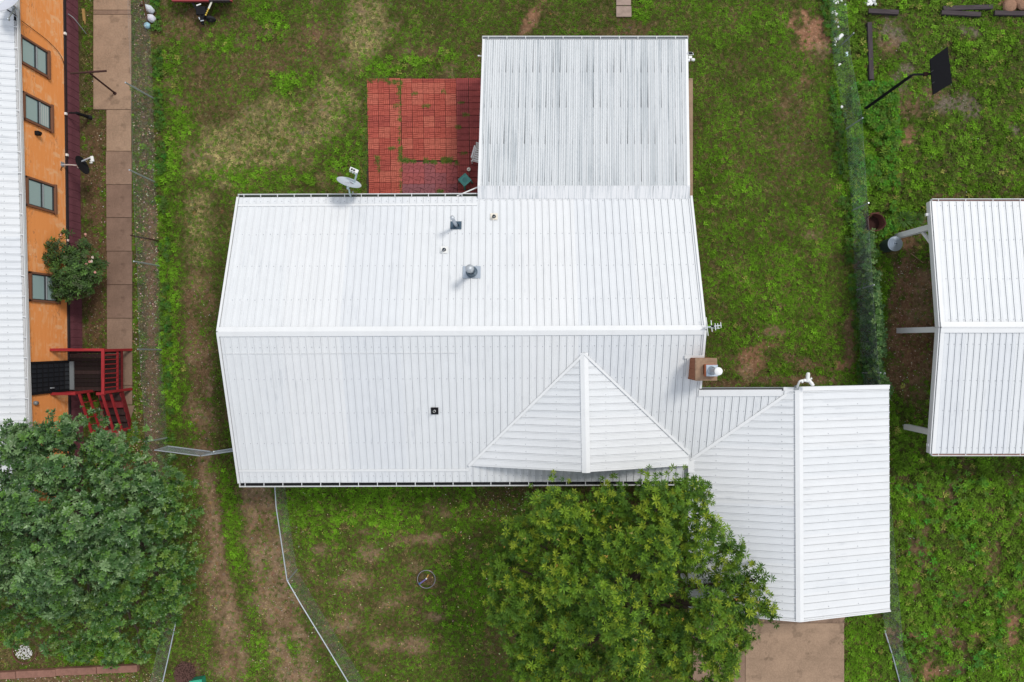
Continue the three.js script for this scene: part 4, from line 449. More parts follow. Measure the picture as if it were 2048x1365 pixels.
{ // white dish on the back eave
  const c = P(697, 368, 3.25), n = V3(0.34, 0.42, -0.84), q = P(701, 393, 2.62);
  const { t } = dish('satellite_dish', 'pale grey satellite dish mounted on the back eave of the white house', 'satellite dish', c, n, 0.385, [q, P(699, 386, 3.0), P(698, 378, 3.1)], null, M(0.50, 0.56, 0.62, 0.4), M(0.42, 0.46, 0.5, 0.5), M(0.42, 0.52, 0.52, 0.45), [P(708, 367, 3.0), P(714, 345, 3.32)]);
  part(t, 'feed_head', [bar(P(700, 337, 3.36), P(716, 344, 3.36), 0.11, 0.05), ...[702, 707, 712].map((x, i) => rod(P(x, 338.5 + i * 2.4, 3.34), P(x - 1.5, 343 + i * 2.4, 3.26), 0.032, 0.038))], m.plasticW); part(t, 'feed_opening', [703.5, 708].map((x, i) => box(0.055, 0.02, 0.05, ...P(x, 338.5 + i * 2.2, 3.395).toArray(), 0, -0.4)), m.black);
  part(t, 'strut', [rod(q.clone(), P(706, 383, 3.02), 0.009), rod(P(713, 391, 2.62), P(704, 384, 3.0), 0.009)], m.pipe);
  // printed mark low on the face: a dark swoosh and two thin rows
  const F3 = (a, b, o) => { const s = V3(0, 1, 0).cross(n).normalize(), u = n.clone().normalize().cross(s).normalize(), N = n.clone().normalize(); return c.clone().addScaledVector(s, a).addScaledVector(u, b).addScaledVector(N, 0.16 * 0.385 * (a * a + b * b) / (0.385 * 0.385) + o); };
  const strip = (pts, w) => { const T = []; for (let i = 0; i + 1 < pts.length; i++) { const [a, b] = pts[i], [d, e] = pts[i + 1]; const A = F3(a, b, 0.004), B = F3(a, b + w, 0.004), C = F3(d, e, 0.004), D = F3(d, e + w, 0.004); T.push([A, C, B], [B, C, D]); } return tri(T); };
  part(t, 'printed_mark', [strip([[-0.13, -0.17], [-0.09, -0.15], [-0.05, -0.17], [-0.01, -0.195], [0.05, -0.205]], 0.03)], M(0.05, 0.05, 0.08, 0.5)); part(t, 'printed_lines', [strip([[-0.10, -0.10], [0.08, -0.10]], 0.012), strip([[0.0, -0.02], [0.14, -0.02]], 0.010)], M(0.36, 0.30, 0.34, 0.5));
}
{ // dark dish on the orange building
  const c = P(162, 331, 1.25), n = V3(0.84, 0.05, -0.34).normalize(); const { t } = dish('satellite_dish', 'dark-backed satellite dish on a white arm, fixed low on the orange wall', 'satellite dish', c, n, 0.30, [P(125, 330, 0.95), P(140, 330, 1.05), P(152, 331, 1.12), P(157, 331, 1.15)], null, m.black, m.black, M(0.6, 0.63, 0.68, 0.35, { metalness: 0.3 }), [P(163, 323, 1.2), P(181, 315, 1.32)]);
  part(t, 'feed_head', [box(0.1, 0.07, 0.2, ...P(184, 318, 1.34).toArray(), 0, 0.2, 0, 0.02), rod(P(184, 314, 1.34), P(180, 316, 1.3), 0.035), rod(P(185, 321, 1.34), P(181, 322, 1.3), 0.035), rod(P(183, 325, 1.34), P(180, 326, 1.3), 0.03)], m.plasticW);
  part(t, 'wall_plate', box(0.03, 0.2, 0.16, ...P(124, 329, 0.95).toArray()), m.pipe); part(t, 'cable', tube([P(124, 334, 0.95), P(121, 338, 1.1), P(124, 344, 0.85), P(127, 339, 0.8)], 0.012), m.rustd);
}
{ // dish on the roof edge, top left
  const c = P(21, 8, 3.75), n = V3(-0.25, 0.8, -0.5).normalize(); const { t } = dish('satellite_dish', 'white satellite dish above the gutter in the top left corner', 'satellite dish', c, n, 0.36, [P(34, 36, 3.2), P(28, 26, 3.45), P(23, 14, 3.65)], null, M(0.55, 0.56, 0.62, 0.4), M(0.6, 0.6, 0.62, 0.5), m.pipe, [P(29, 16, 3.7), P(15, 37, 3.9)]);
  part(t, 'feed_head', lathe([[0.001, 0.03], [0.035, 0.03], [0.045, -0.04], [0.001, -0.05]], 14).translate(...P(15, 38, 3.9).toArray()), m.pipe); part(t, 'brace', rod(P(13, 19, 3.3), P(31, 31, 3.45), 0.018), m.rubber); part(t, 'foot', box(0.1, 0.14, 0.14, ...P(33, 38, 3.15).toArray(), 0, 0, 0, 0.02), m.black);
}
{ const t = thing('tv_aerial', 'small white television aerial at the right end of the main ridge', 'aerial', P(1411, 655, 4.0)); const h = 4.35, el = (x, ya, yb, sk) => rod(P(x - sk, ya, h), P(x + sk, yb, h), 0.011, 0.011, 6); part(t, 'boom', rod(P(1409, 655.5, h), P(1443, 651, h), 0.017), m.pipe); part(t, 'element', [el(1414.5, 635, 672, 2), el(1423.5, 641, 664, 1.2), el(1431, 647, 661, 0.6), el(1436, 647, 658, 0.4), el(1442, 645, 656, 0.5)], m.white); part(t, 'lower_boom', rod(P(1418, 656, h - 0.12), P(1440, 657, h - 0.1), 0.012), m.pipe); part(t, 'balun', box(0.09, 0.06, 0.06, ...P(1425, 653, h).toArray(), 0, 0, 0, 0.01), m.black); part(t, 'bracket', rod(P(1407, 656, 3.95), P(1412, 655, h), 0.02), m.pipeDull); }
{ const t = thing('floodlight', 'white twin-head floodlight on a bent arm at the carport ridge', 'floodlight', P(1594, 775, 3.7)); const h = 3.95; part(t, 'arm', [tube([P(1594, 776, 3.62), P(1597, 769, 3.85), P(1600, 763, h), P(1607, 761, h)], 0.032, 10)], m.plasticW); part(t, 'base_plate', box(0.14, 0.03, 0.14, ...P(1594, 776, 3.66).toArray(), 0, 0, 0, 0.01), m.pipeDull); part(t, 'sensor', [box(0.13, 0.1, 0.09, ...P(1611, 761, h).toArray(), 0, 0, 0, 0.025), rod(P(1603, 764, h), P(1606, 763, h), 0.05)], m.plasticW); part(t, 'lamp_head', lathe([[0.001, 0.15], [0.04, 0.15], [0.058, 0.1], [0.062, -0.12], [0.058, -0.15], [0.001, -0.15]], 16).rotateX(-1.35).translate(...P(1616, 755, h + 0.03).toArray()), m.plasticW); part(t, 'lamp_head', lathe([[0.001, 0.17], [0.045, 0.16], [0.058, 0.08], [0.05, -0.12], [0.04, -0.16], [0.001, -0.16]], 16).rotateX(1.4).rotateY(0.62).translate(...P(1620.5, 763.5, h + 0.03).toArray()), m.plasticW); part(t, 'motion_eye', rod(P(1621, 758.5, h), P(1624, 757, h), 0.032), m.plasticW); }
{ const t = thing('solar_floodlight', 'small solar floodlight with black panel in a white frame, on the patio cover corner', 'floodlight', P(1376, 105, 2.0)); const h = 2.15, q = [[1375.5, 103.5], [1386, 104.5], [1388, 109.5], [1376.5, 109]].map(([x, y], i) => P(x, y, i > 1 ? h - 0.03 : h + 0.03)); part(t, 'panel_frame', prism(q, 0.03), m.white); const c = q.reduce((a, b) => a.add(b), V3(0, 0, 0)).multiplyScalar(0.25); part(t, 'solar_panel', prism(q.map(p => c.clone().lerp(p, 0.74).add(V3(0, 0.006, 0))), 0.01), m.black); part(t, 'lamp_body', box(0.12, 0.09, 0.1, ...P(1380.5, 115, h - 0.05).toArray(), 0, 0, 0, 0.02), m.plasticW); part(t, 'lamp_head', [lathe([[0.001, 0.06], [0.045, 0.05], [0.052, -0.05], [0.001, -0.06]], 14).rotateZ(1.2).translate(...P(1386, 119.5, h - 0.05).toArray()), lathe([[0.001, 0.06], [0.045, 0.05], [0.052, -0.05], [0.001, -0.06]], 14).rotateZ(-1.2).translate(...P(1377, 120.5, h - 0.05).toArray())], m.plasticW); part(t, 'bracket', rod(P(1372, 113, h - 0.06), P(1382, 113, h - 0.06), 0.022), m.plasticW); }
{ const t = thing('wall_bracket', 'small white bracket poking out left of the patio cover', 'bracket', P(961, 112, 1.95)); part(t, 'arm', rod(P(972, 112, 1.92), P(956, 112, 1.9), 0.02), m.plasticW); part(t, 'tip', box(0.09, 0.025, 0.05, ...P(958, 111.6, 1.9).toArray(), 0, 0, 0, 0.008), m.plasticW); }
{ // solar street lamp in the right-hand yard
  const t = thing('solar_street_lamp', 'black pole carrying a large tilted black solar panel in the right yard', 'solar lamp', P(1725, 222)); const top = P(1822, 152, 3.1); part(t, 'pole', rod(P(1725, 222), top, 0.055, 0.05, 12), m.black); part(t, 'arm', tube([top, P(1828, 149.5, 3.16), P(1840, 149, 3.2), P(1852, 148.5, 3.22), P(1866, 147.5, 3.22)], 0.036, 8), m.black); part(t, 'joint', box(0.13, 0.1, 0.11, ...P(1852, 148.3, 3.22).toArray(), 0, 0, 0, 0.015), m.rustd);
  const q = [P(1860.5, 119, 3.62), P(1896, 93, 3.30), P(1905, 166, 2.72), P(1867, 190, 3.04)]; part(t, 'solar_panel', prism(q, 0.035), M(0.006, 0.006, 0.008, 0.9)); const dots = [], c0 = q[0], U = q[1].clone().sub(q[0]), W = q[3].clone().sub(q[0]), N = W.clone().cross(U).normalize(); for (let k = 0; k < 16; k++) { const p = c0.clone().addScaledVector(U, rr(0.12, 0.88)).addScaledVector(W, rr(0.1, 0.9)).addScaledVector(N, 0.004), s = rr(0.008, 0.018); dots.push(new THREE.CircleGeometry(s, 6).applyQuaternion(new THREE.Quaternion().setFromUnitVectors(V3(0, 0, 1), N)).translate(p.x, p.y, p.z)); } part(t, 'bird_droppings', dots, M(0.18, 0.18, 0.19, 0.9), { kind: 'stuff' });
  part(t, 'cell_seam', [0.34, 0.67].map(v => bar(c0.clone().addScaledVector(W, v).addScaledVector(N, 0.003), c0.clone().addScaledVector(W, v).add(U).addScaledVector(N, 0.003), 0.012, 0.004, N)), M(0.05, 0.05, 0.055, 0.4));
}
// ------------------------------------------------------------------ patio things
{ const c = P(960.5, 312, 0.42), t = thing('garden_chair', 'white plastic slatted garden chair half under the patio cover', 'chair', c.clone().setY(0)), R = -0.28, L = (n, g, mt) => part(t, n, merge([g]).rotateY(R), mt, { local: true }); for (let k = 0; k < 6; k++) L('seat_slat', box(0.46, 0.022, 0.062, 0, 0.42, -0.2 + k * 0.078, 0, 0, 0, 0.006), m.plasticW); L('seat_frame', [box(0.035, 0.05, 0.5, -0.235, 0.405, 0, 0, 0, 0, 0.01), box(0.035, 0.05, 0.5, 0.235, 0.405, 0, 0, 0, 0, 0.01), box(0.46, 0.05, 0.03, 0, 0.405, 0.245, 0, 0, 0, 0.01)], m.plasticW); for (const x of [-0.235, 0.235]) { for (const z of [-0.24, 0.24]) L('leg', box(0.045, 0.42, 0.045, x * 1.06, 0.21, z * 1.06, 0, 0, 0, 0.008), m.plasticW); L('armrest', [box(0.055, 0.025, 0.46, x * 1.12, 0.62, -0.03, 0, 0, 0, 0.01), box(0.035, 0.2, 0.04, x * 1.12, 0.52, 0.17, 0, 0, 0, 0.008)], m.plasticW); } L('backrest', [box(0.46, 0.42, 0.03, 0, 0.66, -0.27, -0.22, 0, 0, 0.012)], m.plasticW); }
{ const c = P(929.5, 360, 0.45), t = thing('side_table', 'square teal plastic side table on the red pavers', 'side table', c.clone().setY(0)), R = 0.72, L = (n, g, mt) => part(t, n, merge([g]).rotateY(R), mt, { local: true }), prof = []; L('top', [box(0.33, 0.03, 0.33, 0, 0.435, 0, 0, 0, 0, 0.012), ...[[0, 1], [0, -1], [1, 0], [-1, 0]].map(([x, z]) => box(x ? 0.03 : 0.34, 0.05, z ? 0.03 : 0.34, x * 0.165, 0.44, z * 0.165, 0, 0, 0, 0.012))], m.plasticG); L('recess', lathe([[0.001, 0.452], [0.075, 0.452], [0.08, 0.458], [0.09, 0.455]], 24), M(0.05, 0.22, 0.20, 0.45)); for (const [x, z] of [[1, 1], [1, -1], [-1, 1], [-1, -1]]) L('leg', bar(V3(x * 0.15, 0.43, z * 0.15), V3(x * 0.18, 0.0, z * 0.18), 0.06, 0.05), m.plasticG); }
{ const c = P(938, 341), t = thing('round_can', 'small cream lidded round can beside the teal side table', 'can', c); part(t, 'body', lathe([[0.001, 0.05], [0.062, 0.05], [0.062, 0.16], [0.058, 0.165]], 20).translate(c.x, 0, c.z), m.pipeDull); part(t, 'lid', lathe([[0.068, 0.15], [0.07, 0.165], [0.062, 0.176], [0.045, 0.172], [0.001, 0.176]], 20).translate(c.x, 0, c.z), m.plasticLid); part(t, 'lid_knob', box(0.05, 0.014, 0.014, c.x, 0.184, c.z, 0, 0.4, 0, 0.004), m.rubber); }
{ const c = P(853, 1158), t = thing('metal_hoop', 'thin grey metal hoop standing round a bare spot in the front lawn', 'garden hoop', c), R = 0.325; part(t, 'ring', [new THREE.TorusGeometry(R, 0.012, 8, 48).rotateX(Math.PI / 2).translate(c.x, 0.07, c.z), new THREE.CylinderGeometry(R, R + 0.004, 0.1, 48, 1, true).translate(c.x, 0.03, c.z)].map(g => g), M(0.30, 0.27, 0.31, 0.5, { metalness: 0.3 })); }
{ const a = P(838, 1169, 0.09), b = P(852, 1159, 0.12), c = P(857, 1150, 0.1), t = thing('hose_nozzle', 'purple and amber hose nozzle resting across the metal hoop', 'hose nozzle', P(848, 1162)); part(t, 'handle', rod(a, b, 0.035, 0.022, 10), M(0.16, 0.13, 0.32, 0.5)); part(t, 'knob', lathe([[0.001, 0.04], [0.035, 0.02], [0.03, -0.03]], 10).translate(...P(839, 1168, 0.11).toArray()), M(0.05, 0.16, 0.32, 0.5)); part(t, 'collar', rod(b, b.clone().lerp(c, 0.25), 0.03, 0.03, 10), m.white); part(t, 'barrel', rod(b.clone().lerp(c, 0.25), c, 0.022, 0.026, 10), M(0.50, 0.28, 0.05, 0.5)); }
// ------------------------------------------------------------------ right-hand yard things
{ const a = P(1770, 493), b = P(1791, 489.5, 0.72), d = b.clone().sub(a), t = thing('trash_can', 'galvanised trash can with ringed lid beside the carport post', 'trash can', a); const Q = new THREE.Quaternion().setFromUnitVectors(V3(0, 1, 0), V3(0, 1, 0)), pr = [[0.001, 0.01], [0.215, 0.01]]; for (let k = 0; k <= 10; k++) pr.push([lerp(0.218, 0.25, k / 10) + (k % 2) * 0.006, 0.02 + 0.62 * k / 10]); part(t, 'body', lathe(pr, 28).translate(a.x, 0, a.z), M(0.06, 0.085, 0.085, 0.5, { metalness: 0.5 })); const lid = [[0.262, 0.62], [0.266, 0.66]]; for (let k = 0; k <= 10; k++) { const r = 0.255 * (1 - k / 10); lid.push([Math.max(r, 0.001) + 0.006, 0.67 + 0.055 * k / 10 + (k % 2) * 0.012], [Math.max(r - 0.012, 0.001), 0.67 + 0.055 * k / 10]); } part(t, 'lid', lathe(lid, 32).translate(a.x + 0.012, 0, a.z), m.galv); part(t, 'lid_handle', tube([V3(a.x - 0.05, 0.73, a.z), V3(a.x, 0.77, a.z), V3(a.x + 0.05, 0.73, a.z)], 0.012), m.galvd); }
{ const c = P(1742, 448), t = thing('rusty_barrel', 'rusty brown open drum standing in the weeds by the fence', 'barrel', c), pr = [[0.30, 0], [0.31, 0.12], [0.32, 0.13], [0.31, 0.15], [0.31, 0.34], [0.325, 0.36], [0.33, 0.38], [0.31, 0.385], [0.29, 0.37], [0.285, 0.03], [0.001, 0.03]], g = lathe(pr, 30), p = g.attributes.position; for (let i = 0; i < p.count; i++) { const a = Math.atan2(p.getZ(i), p.getX(i)), y = p.getY(i); if (y > 0.3) p.setY(i, y + 0.05 * Math.sin(a * 2 + 1) + 0.03 * Math.sin(a * 5)); } part(t, 'drum', g.translate(c.x, 0, c.z), m.rust); part(t, 'ash', lathe([[0.001, 0.08], [0.15, 0.07], [0.28, 0.05]], 18).translate(c.x, 0, c.z), m.rustd); part(t, 'bent_rim', bar(V3(c.x - 0.22, 0.40, c.z - 0.30), V3(c.x + 0.1, 0.41, c.z - 0.33), 0.05, 0.02), m.rust); }
{ const timbers = [['upright dark railway sleeper edging the weedy bed, nearest the lamp', [[1738, 46, 1740, 100], [1740, 100, 1742, 160]]], ['half buried dark sleeper continuing the bed edge below it', [[1743, 162, 1745, 225]]], ['dark sleeper lying along the top edge of the bed, at its left corner', [[1736, 23, 1796, 26]]], ['weathered sleeper beside the top edge bed, middle one', [[1885, 18, 1985, 15]]], ['dark sleeper at the far right of the bed edge by the red stones', [[1988, 27, 2080, 29]]], ['half hidden sleeper along the top edge, under the middle one', [[1882, 26, 1960, 30]]]];
  for (const [lb, segs] of timbers) { const c = P((segs[0][0] + segs[0][2]) / 2, (segs[0][1] + segs[0][3]) / 2), t = thing('railway_sleeper', lb, 'timber', c, 0, 'sleepers edging the weedy bed'); for (const [a, b, d, e] of segs) { const A = P(a, b, 0.07), B = P(d, e, 0.07); part(t, 'beam', bar(A, B, 0.16, 0.15), m.timber); } } }
{ const g = [], c = P(1742, 4); for (let k = 0; k < 60; k++) { const p = P(1741 + rr(-14, 14) * Math.sqrt(rnd()), 2 + rr(-9, 9)); g.push(new THREE.IcosahedronGeometry(rr(0.025, 0.06), 0).scale(1, 0.6, 1).rotateY(rr(0, 6)).translate(p.x, 0.05, p.z)); } const o = thing('white_stones', 'heap of white stones at the top of the right yard', 'stones', c); part(o, 'stones', g, m.white, { kind: 'stuff' }); }
{ const g = []; for (const [n, px, py, sx, sy] of [[10, 1671, 4, 5, 5], [8, 1667, 28, 6, 6], [6, 1671, 42, 4, 5], [5, 1672, 34, 3, 6], [5, 1686, 2, 12, 5], [3, 1674, 54, 2, 2], [5, 1671, 80, 2, 5], [5, 1671, 88, 2, 4], [2, 1677, 127, 3, 5], [1, 1705, 178, 2, 2], [1, 1684, 214, 2, 2], [2, 1688, 12, 6, 3]]) for (let k = 0; k < n; k++) { const p = P(px + rr(-sx, sx), py + rr(-sy, sy)), s = rr(0.02, 0.045); g.push(new THREE.IcosahedronGeometry(s, 0).scale(1, 0.6, rr(0.8, 1.6)).rotateY(rr(0, 6)).translate(p.x, 0.05, p.z)); } for (const [px, py] of [[1705, 178], [1684, 214]]) g.push(new THREE.IcosahedronGeometry(0.055, 1).scale(1, 0.6, 1).translate(...P(px, py, 0.07).toArray())); const o = thing('litter', 'scattered white litter along the foot of the right fence', 'litter', P(1675, 60)); part(o, 'scraps', g, m.white, { kind: 'stuff' }); }
{ const t = thing('white_bottle', 'white plastic bottle lying against the right fence by the bare earth', 'bottle', P(1680, 74)); part(t, 'body', rod(P(1676, 78, 0.07), P(1685, 69.5, 0.07), 0.075, 0.065, 12), m.white); part(t, 'neck', rod(P(1674.5, 79.5, 0.07), P(1676, 78, 0.07), 0.03, 0.055, 10), m.white); }
{ const t = thing('pale_cup', 'pale blue cup lying in the grass just right of the fence', 'cup', P(1693.5, 109)); part(t, 'cup', rod(P(1693.3, 105.5, 0.06), P(1693.8, 113, 0.06), 0.045, 0.06, 12), M(0.55, 0.74, 0.78, 0.5)); part(t, 'rim', rod(P(1693.3, 105, 0.06), P(1693.3, 105.6, 0.06), 0.066, 0.066, 12), m.white); }
{ const c = P(1758, 752, 0.3), t = thing('plastic_bag', 'pale blue plastic bag caught on the vines of the right fence', 'bag', c); const g = new THREE.IcosahedronGeometry(0.17, 2), p = g.attributes.position; for (let i = 0; i < p.count; i++) { const k = 0.75 + 0.6 * fbm(p.getX(i) * 9 + 3, p.getZ(i) * 9 + p.getY(i) * 7, 3); p.setXYZ(i, p.getX(i) * k * 1.0, p.getY(i) * k * 0.45, p.getZ(i) * k * 1.25); } g.computeVertexNormals(); part(t, 'bag', g.translate(c.x, c.y, c.z), M(0.33, 0.40, 0.52, 0.5)); part(t, 'scrap', [box(0.13, 0.02, 0.1, ...P(1768, 748, 0.35).toArray(), 0.2, 0.5, 0.2, 0.008), box(0.1, 0.02, 0.09, ...P(1772, 763, 0.3).toArray(), 0.2, -0.4, 0.1, 0.008)], m.white); }
{ const t = thing('fallen_branch', 'thin dry branch lying on the brown earth near the trash can', 'branch', P(1835, 515)); part(t, 'stick', [tube([P(1822, 507, 0.03), P(1834, 516, 0.04), P(1847, 526, 0.03)], 0.014), tube([P(1834, 516, 0.04), P(1828, 524, 0.03)], 0.008)], M(0.34, 0.22, 0.14, 0.9)); }
{ const t = thing('concrete_offcut', 'small pale yellow block lying on the brown earth below the trash can', 'block', P(1763, 549)); part(t, 'block', box(0.09, 0.06, 0.3, ...P(1763, 549, 0.03).toArray(), 0, 0.1, 0, 0.012), M(0.36, 0.30, 0.13, 0.9)); }
for (const [px, py, r, lb] of [[2016, 14, 0.24, 'rounded reddish boulder at the top right corner'], [2042, 6, 0.3, 'larger reddish boulder cut by the top right corner']]) { const c = P(px, py), t = thing('boulder', lb, 'boulder', c), g = new THREE.IcosahedronGeometry(r, 3), p = g.attributes.position; for (let i = 0; i < p.count; i++) { const k = 0.8 + 0.4 * fbm(p.getX(i) * 6 + px, p.getZ(i) * 6 + p.getY(i) * 5, 3); p.setXYZ(i, p.getX(i) * k, p.getY(i) * k * 0.6, p.getZ(i) * k); } g.computeVertexNormals(); part(t, 'rock', g.translate(c.x, 0.08, c.z), M(0.36, 0.21, 0.14, 0.95, { map: rep(tSpeck, 0.6) })); }
// ------------------------------------------------------------------ trailer and bags at the top left
{ const c = P(400, -60), t = thing('utility_trailer', 'red utility trailer whose black tongue points into the back lawn', 'trailer', c); const y = 0.55; const A = P(346, 3, y), B = P(462, 1, y), x0 = A.x, x1 = B.x, zf2 = A.z; part(t, 'bed', box(x1 - x0, 0.06, 3.2, (x0 + x1) / 2, y - 0.05, zf2 - 1.6), m.timber); part(t, 'front_rail', box((x1 - x0) * 0.62, 0.10, 0.07, x0 + (x1 - x0) * 0.31, y, zf2 - 0.03, 0, 0, 0, 0.01), M(0.30, 0.05, 0.055, 0.6)); part(t, 'front_rail_bare', box((x1 - x0) * 0.38, 0.10, 0.07, x0 + (x1 - x0) * 0.81, y, zf2 - 0.035, 0, 0, 0, 0.01), m.timber); part(t, 'side_rail', [box(0.07, 0.1, 3.2, x0, y, zf2 - 1.6), box(0.07, 0.1, 3.2, x1, y, zf2 - 1.6)], M(0.30, 0.05, 0.055, 0.6)); const tip = P(405, 38, 0.42); part(t, 'tongue_bar', bar(P(384, 4, 0.46), tip, 0.07, 0.1), m.black); part(t, 'tongue_bar', bar(P(423, 4, 0.46), tip, 0.07, 0.1), m.black); part(t, 'reflector_strip', bar(P(423, 3, 0.53), P(417, 17, 0.53), 0.06, 0.012), M(0.62, 0.60, 0.5, 0.4)); part(t, 'warning_strip', [0, 1, 2, 3].map(k => { const a = P(417, 17, 0.53), b = P(410, 32, 0.52); return bar(a.clone().lerp(b, k / 4), a.clone().lerp(b, k / 4 + 0.17), 0.05, 0.012); }), m.yellow); part(t, 'coupler', [rod(P(404, 36, 0.48), P(405, 49, 0.46), 0.06, 0.05, 12), box(0.14, 0.05, 0.12, ...P(403, 41, 0.52).toArray(), 0, 0, 0, 0.015)], m.black); part(t, 'coupler_latch', [box(0.12, 0.03, 0.03, ...P(404, 41.5, 0.57).toArray(), 0, 0.2), box(0.03, 0.04, 0.09, ...P(398.5, 37, 0.55).toArray(), 0, 0.3)], m.zinc); part(t, 'tool_box', box(0.34, 0.12, 0.3, ...P(402, 22, 0.44).toArray(), 0, 0, 0, 0.02), m.black); part(t, 'strap', box(0.17, 0.02, 0.04, ...P(397, 9.5, 0.52).toArray(), 0, 0.35), m.plasticW); part(t, 'jack_wheel', [new THREE.TorusGeometry(0.14, 0.055, 10, 24).translate(...P(420, 38, 0.2).toArray()), rod(P(420, 38, 0.2), P(412, 34, 0.3), 0.03)].map(g => g), m.rubber); for (const x of [x0 - 0.16, x1 + 0.16]) part(t, 'wheel', new THREE.TorusGeometry(0.26, 0.09, 10, 26).rotateY(Math.PI / 2).translate(x, 0.33, zf2 - 1.8), m.rubber); }
function bag(label, px, py, rx, rz, mat, s) { const c = P(px, py), t = thing('stuffed_bag', label, 'bag', c, 0, 'white bags by the fence corner'), g = new THREE.IcosahedronGeometry(1, 3), p = g.attributes.position; for (let i = 0; i < p.count; i++) { const x = p.getX(i), y = p.getY(i), z = p.getZ(i), k = 0.82 + 0.36 * fbm(x * 2.6 + s, z * 2.6 + y * 2, 4); p.setXYZ(i, x * rx * k, y * 0.16 * k, z * rz * k); } g.computeVertexNormals(); part(t, 'bag', g.rotateY(-0.6).translate(c.x, 0.12, c.z), mat); return t; }
bag('upper lumpy white bag beside the rusty pole in the top left corner', 302, 21, 0.20, 0.12, M(0.60, 0.64, 0.68, 0.55), 1); bag('lower lumpy lilac-white bag beside the rusty pole in the top left corner', 306, 40, 0.17, 0.13, m.bagW, 5);
{ const t = thing('blue_ball', 'deflated pale blue ball at the foot of the rusty pole', 'ball', P(294, 51)), g = new THREE.SphereGeometry(0.115, 20, 14), p = g.attributes.position; for (let i = 0; i < p.count; i++) if (p.getY(i) > 0.02) p.setY(i, p.getY(i) * (0.72 + 0.3 * Math.abs(Math.sin(Math.atan2(p.getZ(i), p.getX(i)) * 1.5)))); g.computeVertexNormals(); const c = P(294, 51, 0.09); part(t, 'ball', g.translate(c.x, c.y, c.z), M(0.30, 0.52, 0.62, 0.45)); part(t, 'valve_patch', box(0.02, 0.012, 0.1, c.x - 0.01, c.y + 0.088, c.z + 0.02, 0, -0.4, 0, 0.004), m.white); }
{ const t = thing('rusty_pole', 'rusty pole leaning at the fence corner beside the white bags', 'pole', P(295, 43)); part(t, 'pole', rod(P(295, 44), P(284, -8, 1.1), 0.03, 0.03, 8), M(0.20, 0.11, 0.06, 0.85)); part(t, 'clamp', box(0.12, 0.05, 0.07, ...P(281, 11, 0.7).toArray(), 0, 0.2, 0, 0.01), m.rustd); }
// ------------------------------------------------------------------ bottom left: border blocks, gravel bed, bin, mulch
{ const b = [[-30, 33, 1351, 1351], [34.5, 113, 1347, 1347], [113.5, 194, 1342, 1343], [195.5, 276, 1338, 1339]], t = thing('border_wall', 'low row of brown concrete border blocks in the bottom left corner', 'border', P(130, 1345)); b.forEach(([x0, x1, y]) => { const A = P(x0, y + 1.6, 0.1), B = P(x1, y - 1.6, 0.1); part(t, 'block', bar(A, B, 0.25, 0.16), m.blockB); }); }
{ const g = []; for (let k = 0; k < 190; k++) { const a = rr(0, 6.28), r = 17 * Math.pow(rnd(), 0.6), p = P(48 + r * Math.cos(a), 1305 + r * 0.85 * Math.sin(a)); g.push(new THREE.IcosahedronGeometry(rr(0.012, 0.028), 0).scale(1, 0.6, 1).rotateY(rr(0, 6)).translate(p.x, 0.035, p.z)); } const t = thing('gravel_bed', 'round patch of white gravel inside a brown edging ring, bottom left', 'gravel patch', P(48, 1305)); part(t, 'gravel', g, M(0.66, 0.64, 0.60, 0.9), { kind: 'stuff' }); const c = P(50, 1300); part(t, 'edging', new THREE.TorusGeometry(0.44, 0.028, 6, 30, Math.PI * 1.1).rotateX(Math.PI / 2).rotateY(-0.1).translate(c.x, 0.04, c.z + 0.04), M(0.12, 0.06, 0.04, 0.9)); }
{ const g = [], c = P(370, 1345); for (let k = 0; k < 420; k++) { const a = rr(0, 6.28), r = Math.sqrt(rnd()), p = P(370 + r * 22 * Math.cos(a), 1347 + r * 24 * Math.sin(a)); g.push(box(rr(0.03, 0.08), 0.012, rr(0.015, 0.03), p.x, 0.03 + 0.14 * (1 - r * r) + rr(0, 0.02), p.z, rr(-0.5, 0.5), rr(0, 6), rr(-0.5, 0.5))); } const t = thing('mulch_heap', 'small heap of dark brown mulch by the bright fence pipe', 'mulch heap', c); part(t, 'chips', g, M(0.12, 0.065, 0.055, 0.95), { kind: 'stuff' }); part(t, 'core', new THREE.SphereGeometry(0.38, 20, 10).scale(1, 0.38, 1.1).translate(c.x, 0, c.z + 0.03), M(0.05, 0.03, 0.025, 0.95)); }
{ const c = P(393, 1366, 0.3), t = thing('green_bin', 'green plastic tub cut off by the bottom edge beside the mulch heap', 'tub', c.clone().setY(0)); part(t, 'tub', [box(0.42, 0.34, 0.26, c.x, 0.17, c.z + 0.03, 0, 0.15, 0, 0.03)], M(0.02, 0.22, 0.13, 0.4)); part(t, 'lid', box(0.46, 0.04, 0.3, c.x, 0.36, c.z + 0.03, 0, 0.15, 0, 0.015), M(0.03, 0.34, 0.20, 0.4)); part(t, 'lid_rib', [-0.12, 0.12].map(d => box(0.03, 0.02, 0.26, c.x + d, 0.385, c.z + 0.03, 0, 0.15, 0, 0.006)), M(0.05, 0.40, 0.26, 0.4)); }
